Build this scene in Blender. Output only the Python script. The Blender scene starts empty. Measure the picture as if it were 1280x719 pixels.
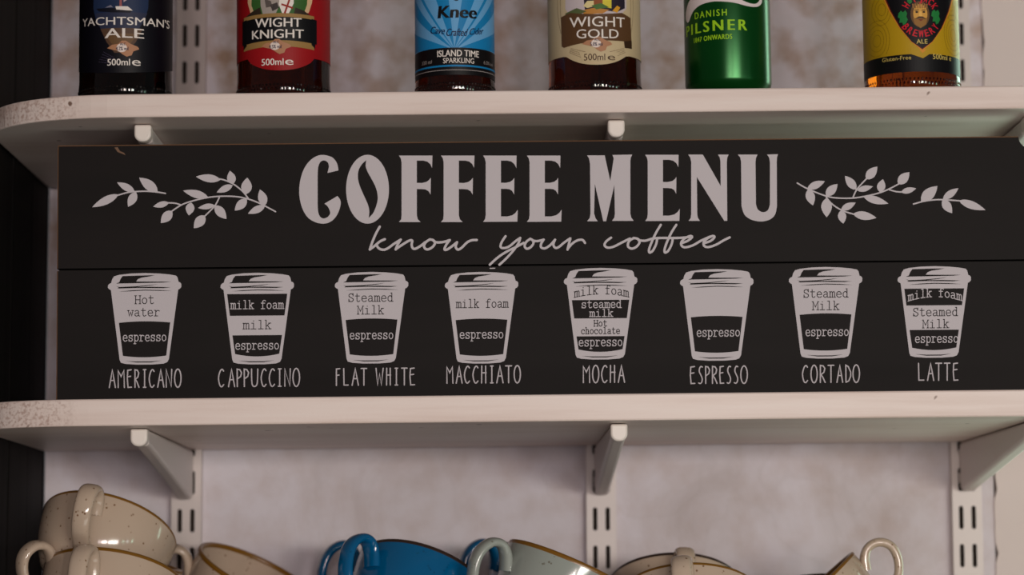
import bpy, bmesh, math, random
from mathutils import Vector, Matrix
random.seed(7)
scene = bpy.context.scene
COL = scene.collection
R_ = math.radians

# ------------------------------------------------------------------ camera
FPX = 3200.0                       # focal length in pixels of the 1280 x 719 frame
CAM = Vector((0.0, 0.0, 1.35))
PITCH, YAW, ROLL = math.atan(375.0 / FPX), 31.0 / FPX, 0.0045
cam_data = bpy.data.cameras.new('camera')
cam_data.sensor_width = 36.0
cam_data.lens = FPX / 1280.0 * 36.0
cam_data.clip_start = 0.05
cam_data.dof.use_dof = True
cam_data.dof.focus_distance = 1.86
cam_data.dof.aperture_fstop = 5.0
cam = bpy.data.objects.new('camera', cam_data)
COL.objects.link(cam)
CROT = Matrix.Rotation(-YAW, 3, 'Z') @ Matrix.Rotation(math.pi / 2 + PITCH, 3, 'X') @ Matrix.Rotation(-ROLL, 3, 'Z')
cam.matrix_world = Matrix.Translation(CAM) @ CROT.to_4x4()
scene.camera = cam


def at(px, py, Y):
    """point of the upright plane y = Y seen at this pixel of the photograph"""
    d = CROT @ Vector(((px - 640.0) / FPX, (359.5 - py) / FPX, -1.0))
    return CAM + d * (Y / d.y)


# ------------------------------------------------------------------ world, lights, exposure
world = bpy.data.worlds.new('world')
scene.world = world
world.use_nodes = True
bg = world.node_tree.nodes['Background']
bg.inputs['Color'].default_value = (0.93, 0.88, 0.90, 1)
bg.inputs['Strength'].default_value = 0.105


def area(name, loc, aim, sx, sy, power, color):
    d = bpy.data.lights.new(name, 'AREA')
    d.shape = 'RECTANGLE'
    d.size, d.size_y, d.energy, d.color = sx, sy, power, color
    o = bpy.data.objects.new(name, d)
    COL.objects.link(o)
    o.location = loc
    o.rotation_euler = (Vector(aim) - Vector(loc)).to_track_quat('-Z', 'Y').to_euler()
    return o


# a row of panes behind the camera
for wx, pw, col_ in ((-0.34, 3.0, (1.0, 0.84, 0.86)), (0.02, 9.0, (1.0, 0.86, 0.82)), (0.34, 12.0, (1.0, 0.87, 0.82)), (0.86, 14.0, (1.0, 0.88, 0.82)),
                     (1.18, 12.0, (0.95, 0.92, 0.82)), (1.50, 9.0, (0.88, 0.95, 0.84)), (1.80, 8.0, (1.0, 0.84, 0.82))):
    area('window_pane_light', (wx, -1.75, 1.47), (wx * 0.3, 1.9, 1.47), 0.24, 0.32, pw * 1.15, col_)
area('counter_light', (0.30, 0.75, 0.72), (0.1, 2.02, 1.47), 1.5, 0.3, 2.4, (0.90, 0.98, 0.92))  # fill lamp added low in front to brighten the shelf undersides
area('side_window', (0.61, 2.150, 1.62), (0.61, 0.0, 1.62), 0.20, 1.0, 3.6, (0.66, 1.0, 0.78))
for ang, col_ in ((36, (0.65, 1, 0.8)), (44, (0.9, 1, 1)), (53, (0.55, 1, 0.75))):
    area('far_window', (3.4 * math.sin(R_(ang)), 1.9 - 3.4 * math.cos(R_(ang)), 1.42), (0, 1.9, 1.4), 0.14, 0.22, 1.3, col_)

vs = scene.view_settings
vs.view_transform = 'Standard'
vs.look = 'None'
vs.exposure = 0.0
vs.gamma = 1.0
vs.use_curve_mapping = False


# ------------------------------------------------------------------ materials
def lin(c):
    return tuple(((v / 255.0) / 12.92 if v <= 10 else ((v / 255.0 + 0.055) / 1.055) ** 2.4) for v in c) + (1.0,)


def mat(name, rgb, rough=0.5, metal=0.0, **kw):
    m = bpy.data.materials.new(name)
    m.use_nodes = True
    b = m.node_tree.nodes['Principled BSDF']
    b.inputs['Base Color'].default_value = lin(rgb)
    b.inputs['Roughness'].default_value = rough
    b.inputs['Metallic'].default_value = metal
    for k, v in kw.items():
        b.inputs[k.replace('_', ' ')].default_value = v
    return m


def nodes_of(m):
    return m.node_tree.nodes, m.node_tree.links, m.node_tree.nodes['Principled BSDF']


def noise_ramp(m, scale, stops, detail=6.0, stretch=(1, 1, 1), rough=0.6, dist=0.0):
    """colour ramp driven by object-space noise; returns the ramp node"""
    n, l, b = nodes_of(m)
    tc = n.new('ShaderNodeTexCoord')
    mp = n.new('ShaderNodeMapping')
    mp.inputs['Scale'].default_value = stretch
    nz = n.new('ShaderNodeTexNoise')
    nz.inputs['Scale'].default_value = scale
    nz.inputs['Detail'].default_value = detail
    nz.inputs['Roughness'].default_value = rough
    nz.inputs['Distortion'].default_value = dist
    rp = n.new('ShaderNodeValToRGB')
    el = rp.color_ramp.elements
    while len(el) < len(stops):
        el.new(0.5)
    for e, (p, c) in zip(el, stops):
        e.position = p
        e.color = lin(c)
    l.new(tc.outputs['Object'], mp.inputs['Vector'])
    l.new(mp.outputs['Vector'], nz.inputs['Vector'])
    l.new(nz.outputs['Fac'], rp.inputs['Fac'])
    l.new(rp.outputs['Color'], b.inputs['Base Color'])
    return nz, rp, mp


def add_bump(m, src, strength, dist=0.002):
    n, l, b = nodes_of(m)
    bp = n.new('ShaderNodeBump')
    bp.inputs['Strength'].default_value = strength
    bp.inputs['Distance'].default_value = dist
    l.new(src, bp.inputs['Height'])
    l.new(bp.outputs['Normal'], b.inputs['Normal'])


def mix_over(m, col_socket, fac_socket, rgb):
    """lay colour rgb over the base colour where the factor is 1"""
    n, l, b = nodes_of(m)
    mx = n.new('ShaderNodeMix')
    mx.data_type = 'RGBA'
    l.new(fac_socket, mx.inputs[0])
    l.new(col_socket, mx.inputs[6])
    mx.inputs[7].default_value = lin(rgb)
    l.new(mx.outputs[2], b.inputs['Base Color'])
    return mx.outputs[2]


def ramp_bw(m, src, p0, p1):
    n, l, b = nodes_of(m)
    rp = n.new('ShaderNodeValToRGB')
    rp.color_ramp.elements[0].position = p0
    rp.color_ramp.elements[1].position = p1
    l.new(src, rp.inputs['Fac'])
    return rp.outputs['Color']


def plaster():
    m = mat('painted_plaster', (205, 196, 192), 0.75)
    nz, rp, mp = noise_ramp(m, 9.0, [(0.28, (192, 181, 182)), (0.45, (210, 202, 207)), (0.58, (217, 210, 217)), (0.8, (222, 216, 224))],
                            8.0, (1, 1, 1), 0.62, 0.6)
    n, l, b = nodes_of(m)
    n2 = n.new('ShaderNodeTexNoise')
    n2.inputs['Scale'].default_value = 34.0
    n2.inputs['Detail'].default_value = 4.0
    l.new(mp.outputs['Vector'], n2.inputs['Vector'])
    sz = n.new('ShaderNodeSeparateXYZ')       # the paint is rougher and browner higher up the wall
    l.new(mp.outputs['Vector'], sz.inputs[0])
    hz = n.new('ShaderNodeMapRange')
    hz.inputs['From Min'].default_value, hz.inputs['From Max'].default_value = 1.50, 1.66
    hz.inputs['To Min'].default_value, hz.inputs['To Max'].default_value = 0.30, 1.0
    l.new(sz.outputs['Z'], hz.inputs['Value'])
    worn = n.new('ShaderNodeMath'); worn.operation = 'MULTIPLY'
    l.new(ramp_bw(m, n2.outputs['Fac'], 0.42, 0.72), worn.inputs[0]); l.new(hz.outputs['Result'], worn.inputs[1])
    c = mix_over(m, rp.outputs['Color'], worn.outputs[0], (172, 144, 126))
    n3 = n.new('ShaderNodeTexNoise')          # hairline cracks
    n3.inputs['Scale'].default_value = 6.0
    n3.inputs['Detail'].default_value = 3.0
    l.new(mp.outputs['Vector'], n3.inputs['Vector'])
    ab = n.new('ShaderNodeMath'); ab.operation = 'SUBTRACT'; ab.inputs[1].default_value = 0.5
    l.new(n3.outputs['Fac'], ab.inputs[0])
    ab2 = n.new('ShaderNodeMath'); ab2.operation = 'ABSOLUTE'
    l.new(ab.outputs[0], ab2.inputs[0])
    rp3 = n.new('ShaderNodeValToRGB')
    rp3.color_ramp.elements[0].color = (0.07, 0.07, 0.07, 1)
    rp3.color_ramp.elements[1].color = (0, 0, 0, 1)
    rp3.color_ramp.elements[1].position = 0.008
    l.new(ab2.outputs[0], rp3.inputs['Fac'])
    mix_over(m, c, rp3.outputs['Color'], (140, 128, 118))
    add_bump(m, nz.outputs['Fac'], 0.55, 0.006)
    return m


def shelf_paint():
    m = mat('painted_shelf_board', (222, 203, 194), 0.42)
    nz, rp, mp = noise_ramp(m, 14.0, [(0.30, (208, 186, 176)), (0.5, (222, 204, 196)), (0.75, (228, 214, 207))], 5.0, (0.25, 1, 5), 0.6)
    n, l, b = nodes_of(m)
    tc = n.new('ShaderNodeTexCoord')
    sp = n.new('ShaderNodeSeparateXYZ')
    l.new(tc.outputs['Object'], sp.inputs[0])
    mr = n.new('ShaderNodeMapRange')          # sawn end grain on the rounded corner
    mr.inputs['From Min'].default_value = 0.062
    mr.inputs['From Max'].default_value = 0.082
    mr.inputs['To Min'].default_value = 1.0
    mr.inputs['To Max'].default_value = 0.0
    l.new(sp.outputs['X'], mr.inputs['Value'])
    n2 = n.new('ShaderNodeTexNoise')
    n2.inputs['Scale'].default_value = 420.0
    n2.inputs['Detail'].default_value = 3.0
    l.new(tc.outputs['Object'], n2.inputs['Vector'])
    ml = n.new('ShaderNodeMath'); ml.operation = 'MULTIPLY'
    l.new(ramp_bw(m, n2.outputs['Fac'], 0.46, 0.66), ml.inputs[0])
    l.new(mr.outputs['Result'], ml.inputs[1])
    ge = n.new('ShaderNodeNewGeometry')
    s2 = n.new('ShaderNodeSeparateXYZ'); l.new(ge.outputs['Normal'], s2.inputs[0])
    a1 = n.new('ShaderNodeMath'); a1.operation = 'ABSOLUTE'; l.new(s2.outputs['Z'], a1.inputs[0])
    a2 = n.new('ShaderNodeMath'); a2.operation = 'SUBTRACT'; a2.inputs[0].default_value = 0.75; l.new(a1.outputs[0], a2.inputs[1]); a2.use_clamp = True
    m2 = n.new('ShaderNodeMath'); m2.operation = 'MULTIPLY'; l.new(ml.outputs[0], m2.inputs[0]); l.new(a2.outputs[0], m2.inputs[1])
    c = mix_over(m, rp.outputs['Color'], m2.outputs[0], (172, 142, 130))
    n3 = n.new('ShaderNodeTexNoise')          # small knocks in the paint
    n3.inputs['Scale'].default_value = 75.0
    n3.inputs['Detail'].default_value = 1.0
    l.new(tc.outputs['Object'], n3.inputs['Vector'])
    mix_over(m, c, ramp_bw(m, n3.outputs['Fac'], 0.775, 0.80), (120, 95, 82))
    add_bump(m, n2.outputs['Fac'], 0.12, 0.0006)
    return m


def speckle_glaze(name, rgb, spot, dens=0.045, rough=0.12):
    m = mat(name, rgb, rough, 0.0, Specular_IOR_Level=0.6)
    n, l, b = nodes_of(m)
    tc = n.new('ShaderNodeTexCoord')
    vo = n.new('ShaderNodeTexVoronoi')
    vo.inputs['Scale'].default_value = 250.0
    l.new(tc.outputs['Object'], vo.inputs['Vector'])
    nz = n.new('ShaderNodeTexNoise')
    nz.inputs['Scale'].default_value = 120.0
    l.new(tc.outputs['Object'], nz.inputs['Vector'])
    rp = n.new('ShaderNodeValToRGB')
    rp.color_ramp.elements[0].color = (1, 1, 1, 1)
    rp.color_ramp.elements[1].color = (0, 0, 0, 1)
    rp.color_ramp.elements[0].position = 0.16
    rp.color_ramp.elements[1].position = 0.26
    l.new(vo.outputs['Distance'], rp.inputs['Fac'])
    gate = ramp_bw(m, nz.outputs['Fac'], 0.52, 0.60)
    ml = n.new('ShaderNodeMath'); ml.operation = 'MULTIPLY'
    l.new(rp.outputs['Color'], ml.inputs[0]); l.new(gate, ml.inputs[1])
    base = n.new('ShaderNodeRGB'); base.outputs[0].default_value = lin(rgb)
    mix_over(m, base.outputs[0], ml.outputs[0], spot)
    return m


def sign_black():
    m = mat('black_sign_paint', (24, 18, 17), 0.6, 0.0, Specular_IOR_Level=0.15)
    nz, rp, mp = noise_ramp(m, 6.0, [(0.3, (15, 10, 9)), (0.7, (22, 16, 15))], 4.0, (0.4, 1, 3))
    add_bump(m, nz.outputs['Fac'], 0.1, 0.001)
    return m


def dark_wood():
    m = mat('dark_stained_wood', (24, 15, 11), 0.7, 0.0, Specular_IOR_Level=0.15)
    nz, rp, mp = noise_ramp(m, 16.0, [(0.3, (5, 3, 3)), (0.6, (14, 9, 7)), (0.8, (24, 15, 11))], 6.0, (4, 4, 0.15))
    add_bump(m, nz.outputs['Fac'], 0.3, 0.002)
    return m


M = {
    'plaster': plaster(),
    'shelf': shelf_paint(),
    'steel': mat('white_enamelled_steel', (208, 196, 192), 0.4),
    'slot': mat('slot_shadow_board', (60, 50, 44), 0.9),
    'cap': mat('white_plastic_cap', (226, 216, 208), 0.4),
    'sign': sign_black(),
    'sign_edge': mat('bare_wood_edge', (126, 90, 62), 0.7),
    'vinyl': mat('white_vinyl', (192, 184, 188), 0.55, 0.0, Specular_IOR_Level=0.2),
    'vinyl_black': mat('black_print', (20, 14, 14), 0.6, 0.0, Specular_IOR_Level=0.15),
    'wood': dark_wood(),
    'board': mat('smooth_painted_board', (214, 200, 196), 0.6),
    'floor': mat('floor_boards', (92, 74, 60), 0.6),
    'cream': speckle_glaze('cream_speckled_glaze', (188, 167, 148), (122, 92, 66)),
    'blue': speckle_glaze('blue_glaze', (0, 86, 132), (2, 72, 112)),
    'grey': speckle_glaze('grey_green_glaze', (150, 155, 148), (112, 108, 96)),
    'gold_rim': mat('brown_gold_rim', (122, 82, 20), 0.28),
    'dark_rim': mat('dark_brown_rim', (48, 32, 24), 0.3),
    'foil': mat('crown_cap_metal', (170, 150, 90), 0.3, 0.9),
    'alu': mat('bare_aluminium', (200, 200, 200), 0.25, 1.0),
}
M['brown_glass'] = mat('brown_beer_glass', (70, 22, 6), 0.04, 0.0, Transmission_Weight=1.0, IOR=1.42)
M['black_glass'] = mat('dark_beer_glass', (24, 8, 3), 0.04, 0.0, Transmission_Weight=1.0, IOR=1.42)
M['amber_glass'] = mat('amber_beer_glass', (140, 62, 10), 0.04, 0.0, Transmission_Weight=1.0, IOR=1.42)
M['can_green'] = mat('green_metallic_can', (0, 72, 20), 0.24, 0.55)


def flat(name, rgb, rough=0.45):
    if name not in M:
        M[name] = mat('print_' + name, rgb, rough, 0.0, Specular_IOR_Level=0.22)
    return name


# ------------------------------------------------------------------ scene-graph helpers
WM = {}


def settag(o, label=None, cat=None, group=None, kind=None):
    if label: o['label'] = label
    if cat: o['category'] = cat
    if group: o['group'] = group
    if kind: o['kind'] = kind
    return o


def thing(name, label, cat, loc=(0, 0, 0), rot=None, group=None):
    o = bpy.data.objects.new(name, None)
    COL.objects.link(o)
    m = Matrix.Translation(Vector(loc)) @ (rot.to_4x4() if rot is not None else Matrix.Identity(4))
    o.matrix_world = m
    WM[o.name] = m
    o.empty_display_size = 0.02
    return settag(o, label, cat, group)


def obj(name, bm, mats, parent=None, world=False, smooth=None, bevel=None):
    """link a bmesh as one mesh object; world=True: verts are in world space"""
    if world and parent is not None and parent.name in WM:
        bmesh.ops.transform(bm, matrix=WM[parent.name].inverted(), verts=bm.verts)
    me = bpy.data.meshes.new(name)
    bm.normal_update()
    bm.to_mesh(me)
    bm.free()
    for k in (mats if isinstance(mats, (list, tuple)) else [mats]):
        me.materials.append(M[k])
    o = bpy.data.objects.new(name, me)
    COL.objects.link(o)
    if parent is not None:
        o.parent = parent
    if bevel:
        b = o.modifiers.new('bevel', 'BEVEL')
        b.width, b.segments, b.limit_method, b.angle_limit = bevel[0], bevel[1], 'ANGLE', R_(35)
    if smooth is not None:
        for p in me.polygons:
            p.use_smooth = True
        me.set_sharp_from_angle(angle=R_(smooth))
    return o


def structure(name, bm, m, bevel=None):
    return settag(obj(name, bm, m, bevel=bevel), kind='structure')


def bx(bm, x0, x1, y0, y1, z0, z1, mi=0):
    v = [bm.verts.new((x, y, z)) for z in (z0, z1) for y in (y0, y1) for x in (x0, x1)]
    for f in ((0, 2, 3, 1), (4, 5, 7, 6), (0, 1, 5, 4), (1, 3, 7, 5), (3, 2, 6, 7), (2, 0, 4, 6)):
        bm.faces.new([v[i] for i in f]).material_index = mi


def prism(bm, pts, axis, a, b):
    """extrude a closed 2D outline along x ('x': pts are y,z) or z ('z': pts are x,y)"""
    def p3(p, t):
        return (t, p[0], p[1]) if axis == 'x' else (p[0], p[1], t)
    A = [bm.verts.new(p3(p, a)) for p in pts]
    B = [bm.verts.new(p3(p, b)) for p in pts]
    bm.faces.new(A); bm.faces.new(list(reversed(B)))
    k = len(pts)
    for i in range(k):
        bm.faces.new((A[i], B[i], B[(i + 1) % k], A[(i + 1) % k]))
    bmesh.ops.recalc_face_normals(bm, faces=bm.faces)


def lathe(bm, prof, seg=64, mi=0):
    """revolve (r, z) points round the z axis"""
    rings = []
    for r, z in prof:
        if r < 1e-7:
            rings.append([bm.verts.new((0, 0, z))])
        else:
            rings.append([bm.verts.new((r * math.cos(2 * math.pi * i / seg), r * math.sin(2 * math.pi * i / seg), z)) for i in range(seg)])
    fs = []
    for a, b in zip(rings, rings[1:]):
        for i in range(seg):
            j = (i + 1) % seg
            if len(a) == 1 and len(b) == 1:
                continue
            if len(a) == 1:
                f = bm.faces.new((a[0], b[i], b[j]))
            elif len(b) == 1:
                f = bm.faces.new((a[i], b[0], a[j]))
            else:
                f = bm.faces.new((a[i], b[i], b[j], a[j]))
            f.material_index = mi
            fs.append(f)
    return fs


def catmull(pts, n=8, closed=False):
    out = []
    P = list(pts)
    k = len(P)
    rng = range(k if closed else k - 1)
    for i in rng:
        p0 = P[(i - 1) % k] if (closed or i > 0) else P[0]
        p1, p2 = P[i], P[(i + 1) % k]
        p3 = P[(i + 2) % k] if (closed or i + 2 < k) else P[-1]
        for s in range(n):
            t = s / n
            out.append(tuple(0.5 * ((2 * b) + (-a + c) * t + (2 * a - 5 * b + 4 * c - d) * t * t + (-a + 3 * b - 3 * c + d) * t ** 3)
                             for a, b, c, d in zip(p0, p1, p2, p3)))
    if not closed:
        out.append(tuple(P[-1]))
    return out


# ------------------------------------------------------------------ flat artwork (vinyl, print)
class Art:
    def __init__(self):
        self.items = []            # (pts, tris or None, material key, layer)

    def poly(self, pts, m, layer=0):
        self.items.append((list(pts), None, m, layer + .03 * (len(self.items) % 7)))

    def tris(self, pts, faces, m, layer=0):
        ly = layer if isinstance(layer, list) else layer + .03 * (len(self.items) % 7)
        self.items.append((list(pts), faces, m, ly))

    def disc(self, c, r, m, layer=0, n=14, ry=None):
        ry = ry or r
        self.poly([(c[0] + r * math.cos(2 * math.pi * i / n), c[1] + ry * math.sin(2 * math.pi * i / n)) for i in range(n)], m, layer)

    def stroke(self, pts, w, m, layer=0, caps=True):
        """ribbon of width w along a polyline, mitred, with round ends"""
        P = [Vector(p) for p in pts]
        Q = [P[0]]
        for p in P[1:]:
            if (p - Q[-1]).length > 1e-6:
                Q.append(p)
        P = Q
        if len(P) < 2:
            return self.disc(P[0], w / 2, m, layer)
        L, Rr = [], []
        for i, p in enumerate(P):
            d0 = (p - P[i - 1]).normalized() if i else (P[1] - p).normalized()
            d1 = (P[i + 1] - p).normalized() if i + 1 < len(P) else d0
            t = d0 + d1
            t = t.normalized() if t.length > 1e-4 else d0
            nrm = Vector((-t.y, t.x))
            c = max(0.45, nrm.dot(Vector((-d0.y, d0.x))))
            h = w / 2 / c
            L.append(p + nrm * h)
            Rr.append(p - nrm * h)
        k = len(P)
        pts2 = [tuple(v) for v in L + Rr]
        base = layer + .05 * (len(self.items) % 5)
        lv = [base + .45 * i / (k - 1) for i in range(k)] * 2
        fs = [(i, i + 1, k + i + 1, k + i) for i in range(k - 1)]
        if caps:                              # round ends, part of the same ribbon
            for i, j, ctr in ((0, 1, P[0]), (k - 1, k - 2, P[-1])):
                d = (P[i] - P[j]).normalized()
                nrm = Vector((-d.y, d.x)) * (w / 2)
                ring = [ctr + nrm * math.cos(t) + d * (w / 2) * math.sin(t) for t in [math.pi * q / 6 for q in range(7)]]
                st = len(pts2)
                pts2 += [tuple(v) for v in ring]
                lv += [lv[i]] * 7
                fs.append(tuple(range(st, st + 7)))
        self.tris(pts2, fs, m, lv)

    def build(self, name, parent, mapper, cut=None, world=False):
        """mapper(x, y, layer) -> 3D point; cut = spacing of extra vertical cuts for bending"""
        bm = bmesh.new()
        keys = []
        for pts, faces, m, layer in self.items:
            if m not in keys:
                keys.append(m)
            mi = keys.index(m)
            vs_ = [bm.verts.new((p[0], p[1], layer[i] if isinstance(layer, list) else layer)) for i, p in enumerate(pts)]
            if faces is None:
                try:
                    f = bm.faces.new(vs_)
                    f.material_index = mi
                    f.normal_update()
                    bmesh.ops.triangulate(bm, faces=[f])
                except ValueError:
                    pass
            else:
                for q in faces:
                    try:
                        bm.faces.new([vs_[i] for i in q]).material_index = mi
                    except ValueError:
                        pass
        if cut:
            xs = [v.co.x for v in bm.verts]
            x = math.floor(min(xs) / cut) * cut + cut
            while x < max(xs):
                bmesh.ops.bisect_plane(bm, geom=bm.verts[:] + bm.edges[:] + bm.faces[:], dist=1e-6,
                                       plane_co=(x, 0, 0), plane_no=(1, 0, 0))
                x += cut
        for v in bm.verts:
            v.co = mapper(v.co.x, v.co.y, v.co.z)
        return obj(name, bm, keys, parent, world=world)


_text_cache = {}
CAP_H = 0.70


def text_mesh(s, space=1.0, shear=0.0):
    """letters of the built-in font as 2D triangles; height of a capital = 1"""
    key = (s, space, shear)
    if key in _text_cache:
        return _text_cache[key]
    cu = bpy.data.curves.new('tmp', 'FONT')
    cu.body = s
    cu.size = 1.0
    cu.resolution_u = 3
    cu.shear = shear
    cu.space_character = space
    o = bpy.data.objects.new('tmp', cu)
    COL.objects.link(o)
    dg = bpy.context.evaluated_depsgraph_get()
    me = bpy.data.meshes.new_from_object(o.evaluated_get(dg))
    V = [(v.co.x, v.co.y) for v in me.vertices]
    F = [tuple(p.vertices) for p in me.polygons]
    bpy.data.objects.remove(o)
    bpy.data.curves.remove(cu)
    bpy.data.meshes.remove(me)
    x0 = min(v[0] for v in V); x1 = max(v[0] for v in V)
    H = CAP_H
    V = [((x - x0) / (x1 - x0), y / H) for x, y in V]
    _text_cache[key] = (V, F)
    return V, F


def put_text(art, s, x0, x1, y, h, m, layer, bold=0.0, shear=0.0, warp=None, ysign=1, space=1.0):
    """text between x0 and x1 on baseline y, capitals h high"""
    V, F = text_mesh(s, space, shear)
    pts = []
    for a, b in V:
        px, py = x0 + (x1 - x0) * a, y + ysign * h * b
        pts.append(warp(px, py) if warp else (px, py))
    art.tris(pts, F, m, layer)
    if bold:                                  # heavier strokes: the word printed twice more, a hair to each side
        for sg in (-1, 1):
            art.tris([(p[0] + sg * bold * abs(h) * 1.6, p[1]) for p in pts], F, m, layer)


# typewriter letters: strokes in a cell 1 wide, x-height 1
def oval(cx, cy, rx, ry, n=16):
    return [(cx + rx * math.cos(2 * math.pi * i / n), cy + ry * math.sin(2 * math.pi * i / n)) for i in range(n + 1)]


TYPE = {
    'a': [[(.15, .85), (.3, 1), (.6, 1), (.75, .85), (.75, .1), (.88, 0), (1, .02)], [(.75, .55), (.4, .55), (.12, .4), (.12, .15), (.3, 0), (.5, .02), (.75, .2)]],
    'c': [[(.85, .65), (.85, .95)], [(.85, .82), (.65, 1), (.4, 1), (.15, .8), (.1, .5), (.15, .2), (.4, 0), (.65, 0), (.9, .18)]],
    'd': [[(.58, 1.5), (.78, 1.5), (.78, 0), (1, 0)], [(.78, .75), (.6, 1), (.35, 1), (.1, .75), (.1, .25), (.35, 0), (.6, 0), (.78, .25)]],
    'e': [[(.1, .52), (.9, .52), (.88, .75), (.68, 1), (.35, 1), (.12, .78), (.1, .3), (.35, 0), (.65, 0), (.9, .15)]],
    'f': [[(.95, 1.38), (.8, 1.5), (.6, 1.5), (.42, 1.35), (.42, 0)], [(.12, 1), (.8, 1)], [(.12, 0), (.78, 0)]],
    'h': [[(.02, 1.5), (.2, 1.5), (.2, 0)], [(.02, 0), (.4, 0)], [(.2, .8), (.45, 1), (.65, 1), (.78, .85), (.78, 0)], [(.6, 0), (.98, 0)]],
    'i': [[(.2, 1), (.5, 1), (.5, 0)], [(.1, 0), (.9, 0)], [(.47, 1.38), (.53, 1.38)]],
    'k': [[(.03, 1.5), (.2, 1.5), (.2, 0)], [(.02, 0), (.4, 0)], [(.2, .4), (.75, 1)], [(.58, 1), (.95, 1)], [(.42, .6), (.82, 0)], [(.62, 0), (1, 0)]],
    'l': [[(.2, 1.5), (.5, 1.5), (.5, 0)], [(.1, 0), (.9, 0)]],
    'm': [[(-.04, 1), (.1, 1), (.1, 0)], [(-.05, 0), (.25, 0)], [(.1, .8), (.28, 1), (.42, 1), (.5, .85), (.5, 0)], [(.4, 0), (.63, 0)],
          [(.5, .8), (.66, 1), (.8, 1), (.9, .85), (.9, 0)], [(.8, 0), (1.06, 0)]],
    'o': [oval(.5, .5, .4, .5)],
    'p': [[(0, 1), (.2, 1), (.2, -.45)], [(0, -.45), (.42, -.45)], [(.2, .75), (.4, 1), (.65, 1), (.9, .75), (.9, .25), (.65, 0), (.4, 0), (.2, .25)]],
    'r': [[(.05, 1), (.3, 1), (.3, 0)], [(.05, 0), (.65, 0)], [(.3, .7), (.5, .95), (.72, 1), (.94, .88)]],
    's': [[(.82, 1), (.82, .72)], [(.82, .82), (.65, 1), (.35, 1), (.15, .85), (.2, .62), (.5, .52), (.8, .4), (.87, .2), (.68, 0), (.35, 0), (.15, .15)], [(.13, .32), (.13, 0)]],
    't': [[(.38, 1.4), (.38, .2), (.5, 0), (.7, 0), (.9, .15)], [(.08, 1), (.82, 1)]],
    'w': [[(-.05, 1), (.27, 1)], [(.1, 1), (.28, 0), (.5, .75), (.72, 0), (.9, 1)], [(.73, 1), (1.05, 1)]],
    'H': [[(.12, 1.4), (.12, 0)], [(.88, 1.4), (.88, 0)], [(.12, .7), (.88, .7)], [(-.03, 1.4), (.3, 1.4)], [(.7, 1.4), (1.03, 1.4)], [(-.03, 0), (.3, 0)], [(.7, 0), (1.03, 0)]],
    'M': [[(.1, 0), (.1, 1.4), (.5, .5), (.9, 1.4), (.9, 0)], [(-.05, 1.4), (.15, 1.4)], [(.85, 1.4), (1.05, 1.4)], [(-.05, 0), (.28, 0)], [(.72, 0), (1.05, 0)]],
    'S': [[(.85, 1.45), (.85, 1.0)], [(.85, 1.15), (.65, 1.4), (.35, 1.4), (.12, 1.2), (.15, .9), (.5, .72), (.85, .52), (.9, .25), (.68, 0), (.35, 0), (.12, .22)], [(.1, .45), (.1, -.03)]],
}


def typewriter(art, s, x0, x1, y, xh, m, layer, w=1.1, warp=None):
    """s between x0 and x1 on the pixel baseline y (y grows downwards)"""
    k = len(s)
    adv = (x1 - x0) / (k - 0.14)
    for i, ch in enumerate(s):
        if ch == ' ':
            continue
        for st in TYPE[ch]:
            pts = [(x0 + adv * (i + .86 * px), y - xh * py) for px, py in st]
            if warp:
                pts = [warp(*p) for p in pts]
            art.stroke(pts, w, m, layer)


SK = {  # tall narrow hand-drawn capitals in a unit cell
    'A': [[(0, 0), (.28, .55), (.5, 1), (.75, .5), (1, 0)], [(.2, .4), (.82, .4)]],
    'M': [[(.05, 0), (.04, .95), (.5, .62), (.93, .96), (1, 0)]],
    'E': [[(.92, 1), (.12, .97), (.02, .5), (.18, 0), (1, .01)], [(.08, .6), (.8, .63)]],
    'R': [[(.05, 0), (.05, 1), (.6, .97), (.92, .82), (.75, .6), (.15, .45), (.5, .32), (.98, 0)]],
    'I': [[(.5, 1), (.5, 0)], [(.12, 1), (.88, 1)], [(.12, 0), (.88, 0)]],
    'C': [catmull([(.98, .9), (.7, 1), (.35, .9), (.06, .6), (.06, .35), (.32, .06), (.65, 0), (1, .12)], 4)],
    'N': [[(.05, 0), (.04, 1), (.92, .02), (1, 1)]],
    'O': [oval(.5, .5, .5, .52)],
    'P': [[(.08, 0), (.05, 1), (.6, .97), (.98, .8), (.8, .58), (.12, .45)]],
    'U': [catmull([(.04, 1), (.06, .4), (.18, .08), (.5, 0), (.85, .1), (.96, .4), (1, 1)], 4)],
    'F': [[(.95, 1), (.1, .98), (.1, 0)], [(.1, .6), (.75, .62)]],
    'L': [[(.05, 1), (.12, .02), (1, .02)]],
    'T': [[(0, 1), (1, 1)], [(.5, 1), (.5, 0)]],
    'W': [[(.0, 1), (.22, 0), (.5, .68), (.75, 0), (1, 1)]],
    'H': [[(.1, 1), (.06, 0)], [(.9, 1), (.92, 0)], [(.08, .6), (1, .6)]],
    'S': [catmull([(.95, .97), (.6, 1), (.3, .88), (.25, .7), (.6, .5), (.92, .3), (.85, .1), (.5, 0), (.1, .03)], 4)],
    'D': [[(.08, 0), (.05, 1), (.5, .92), (.95, .6), (.95, .35), (.6, .08), (.08, 0)]],
}


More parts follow.
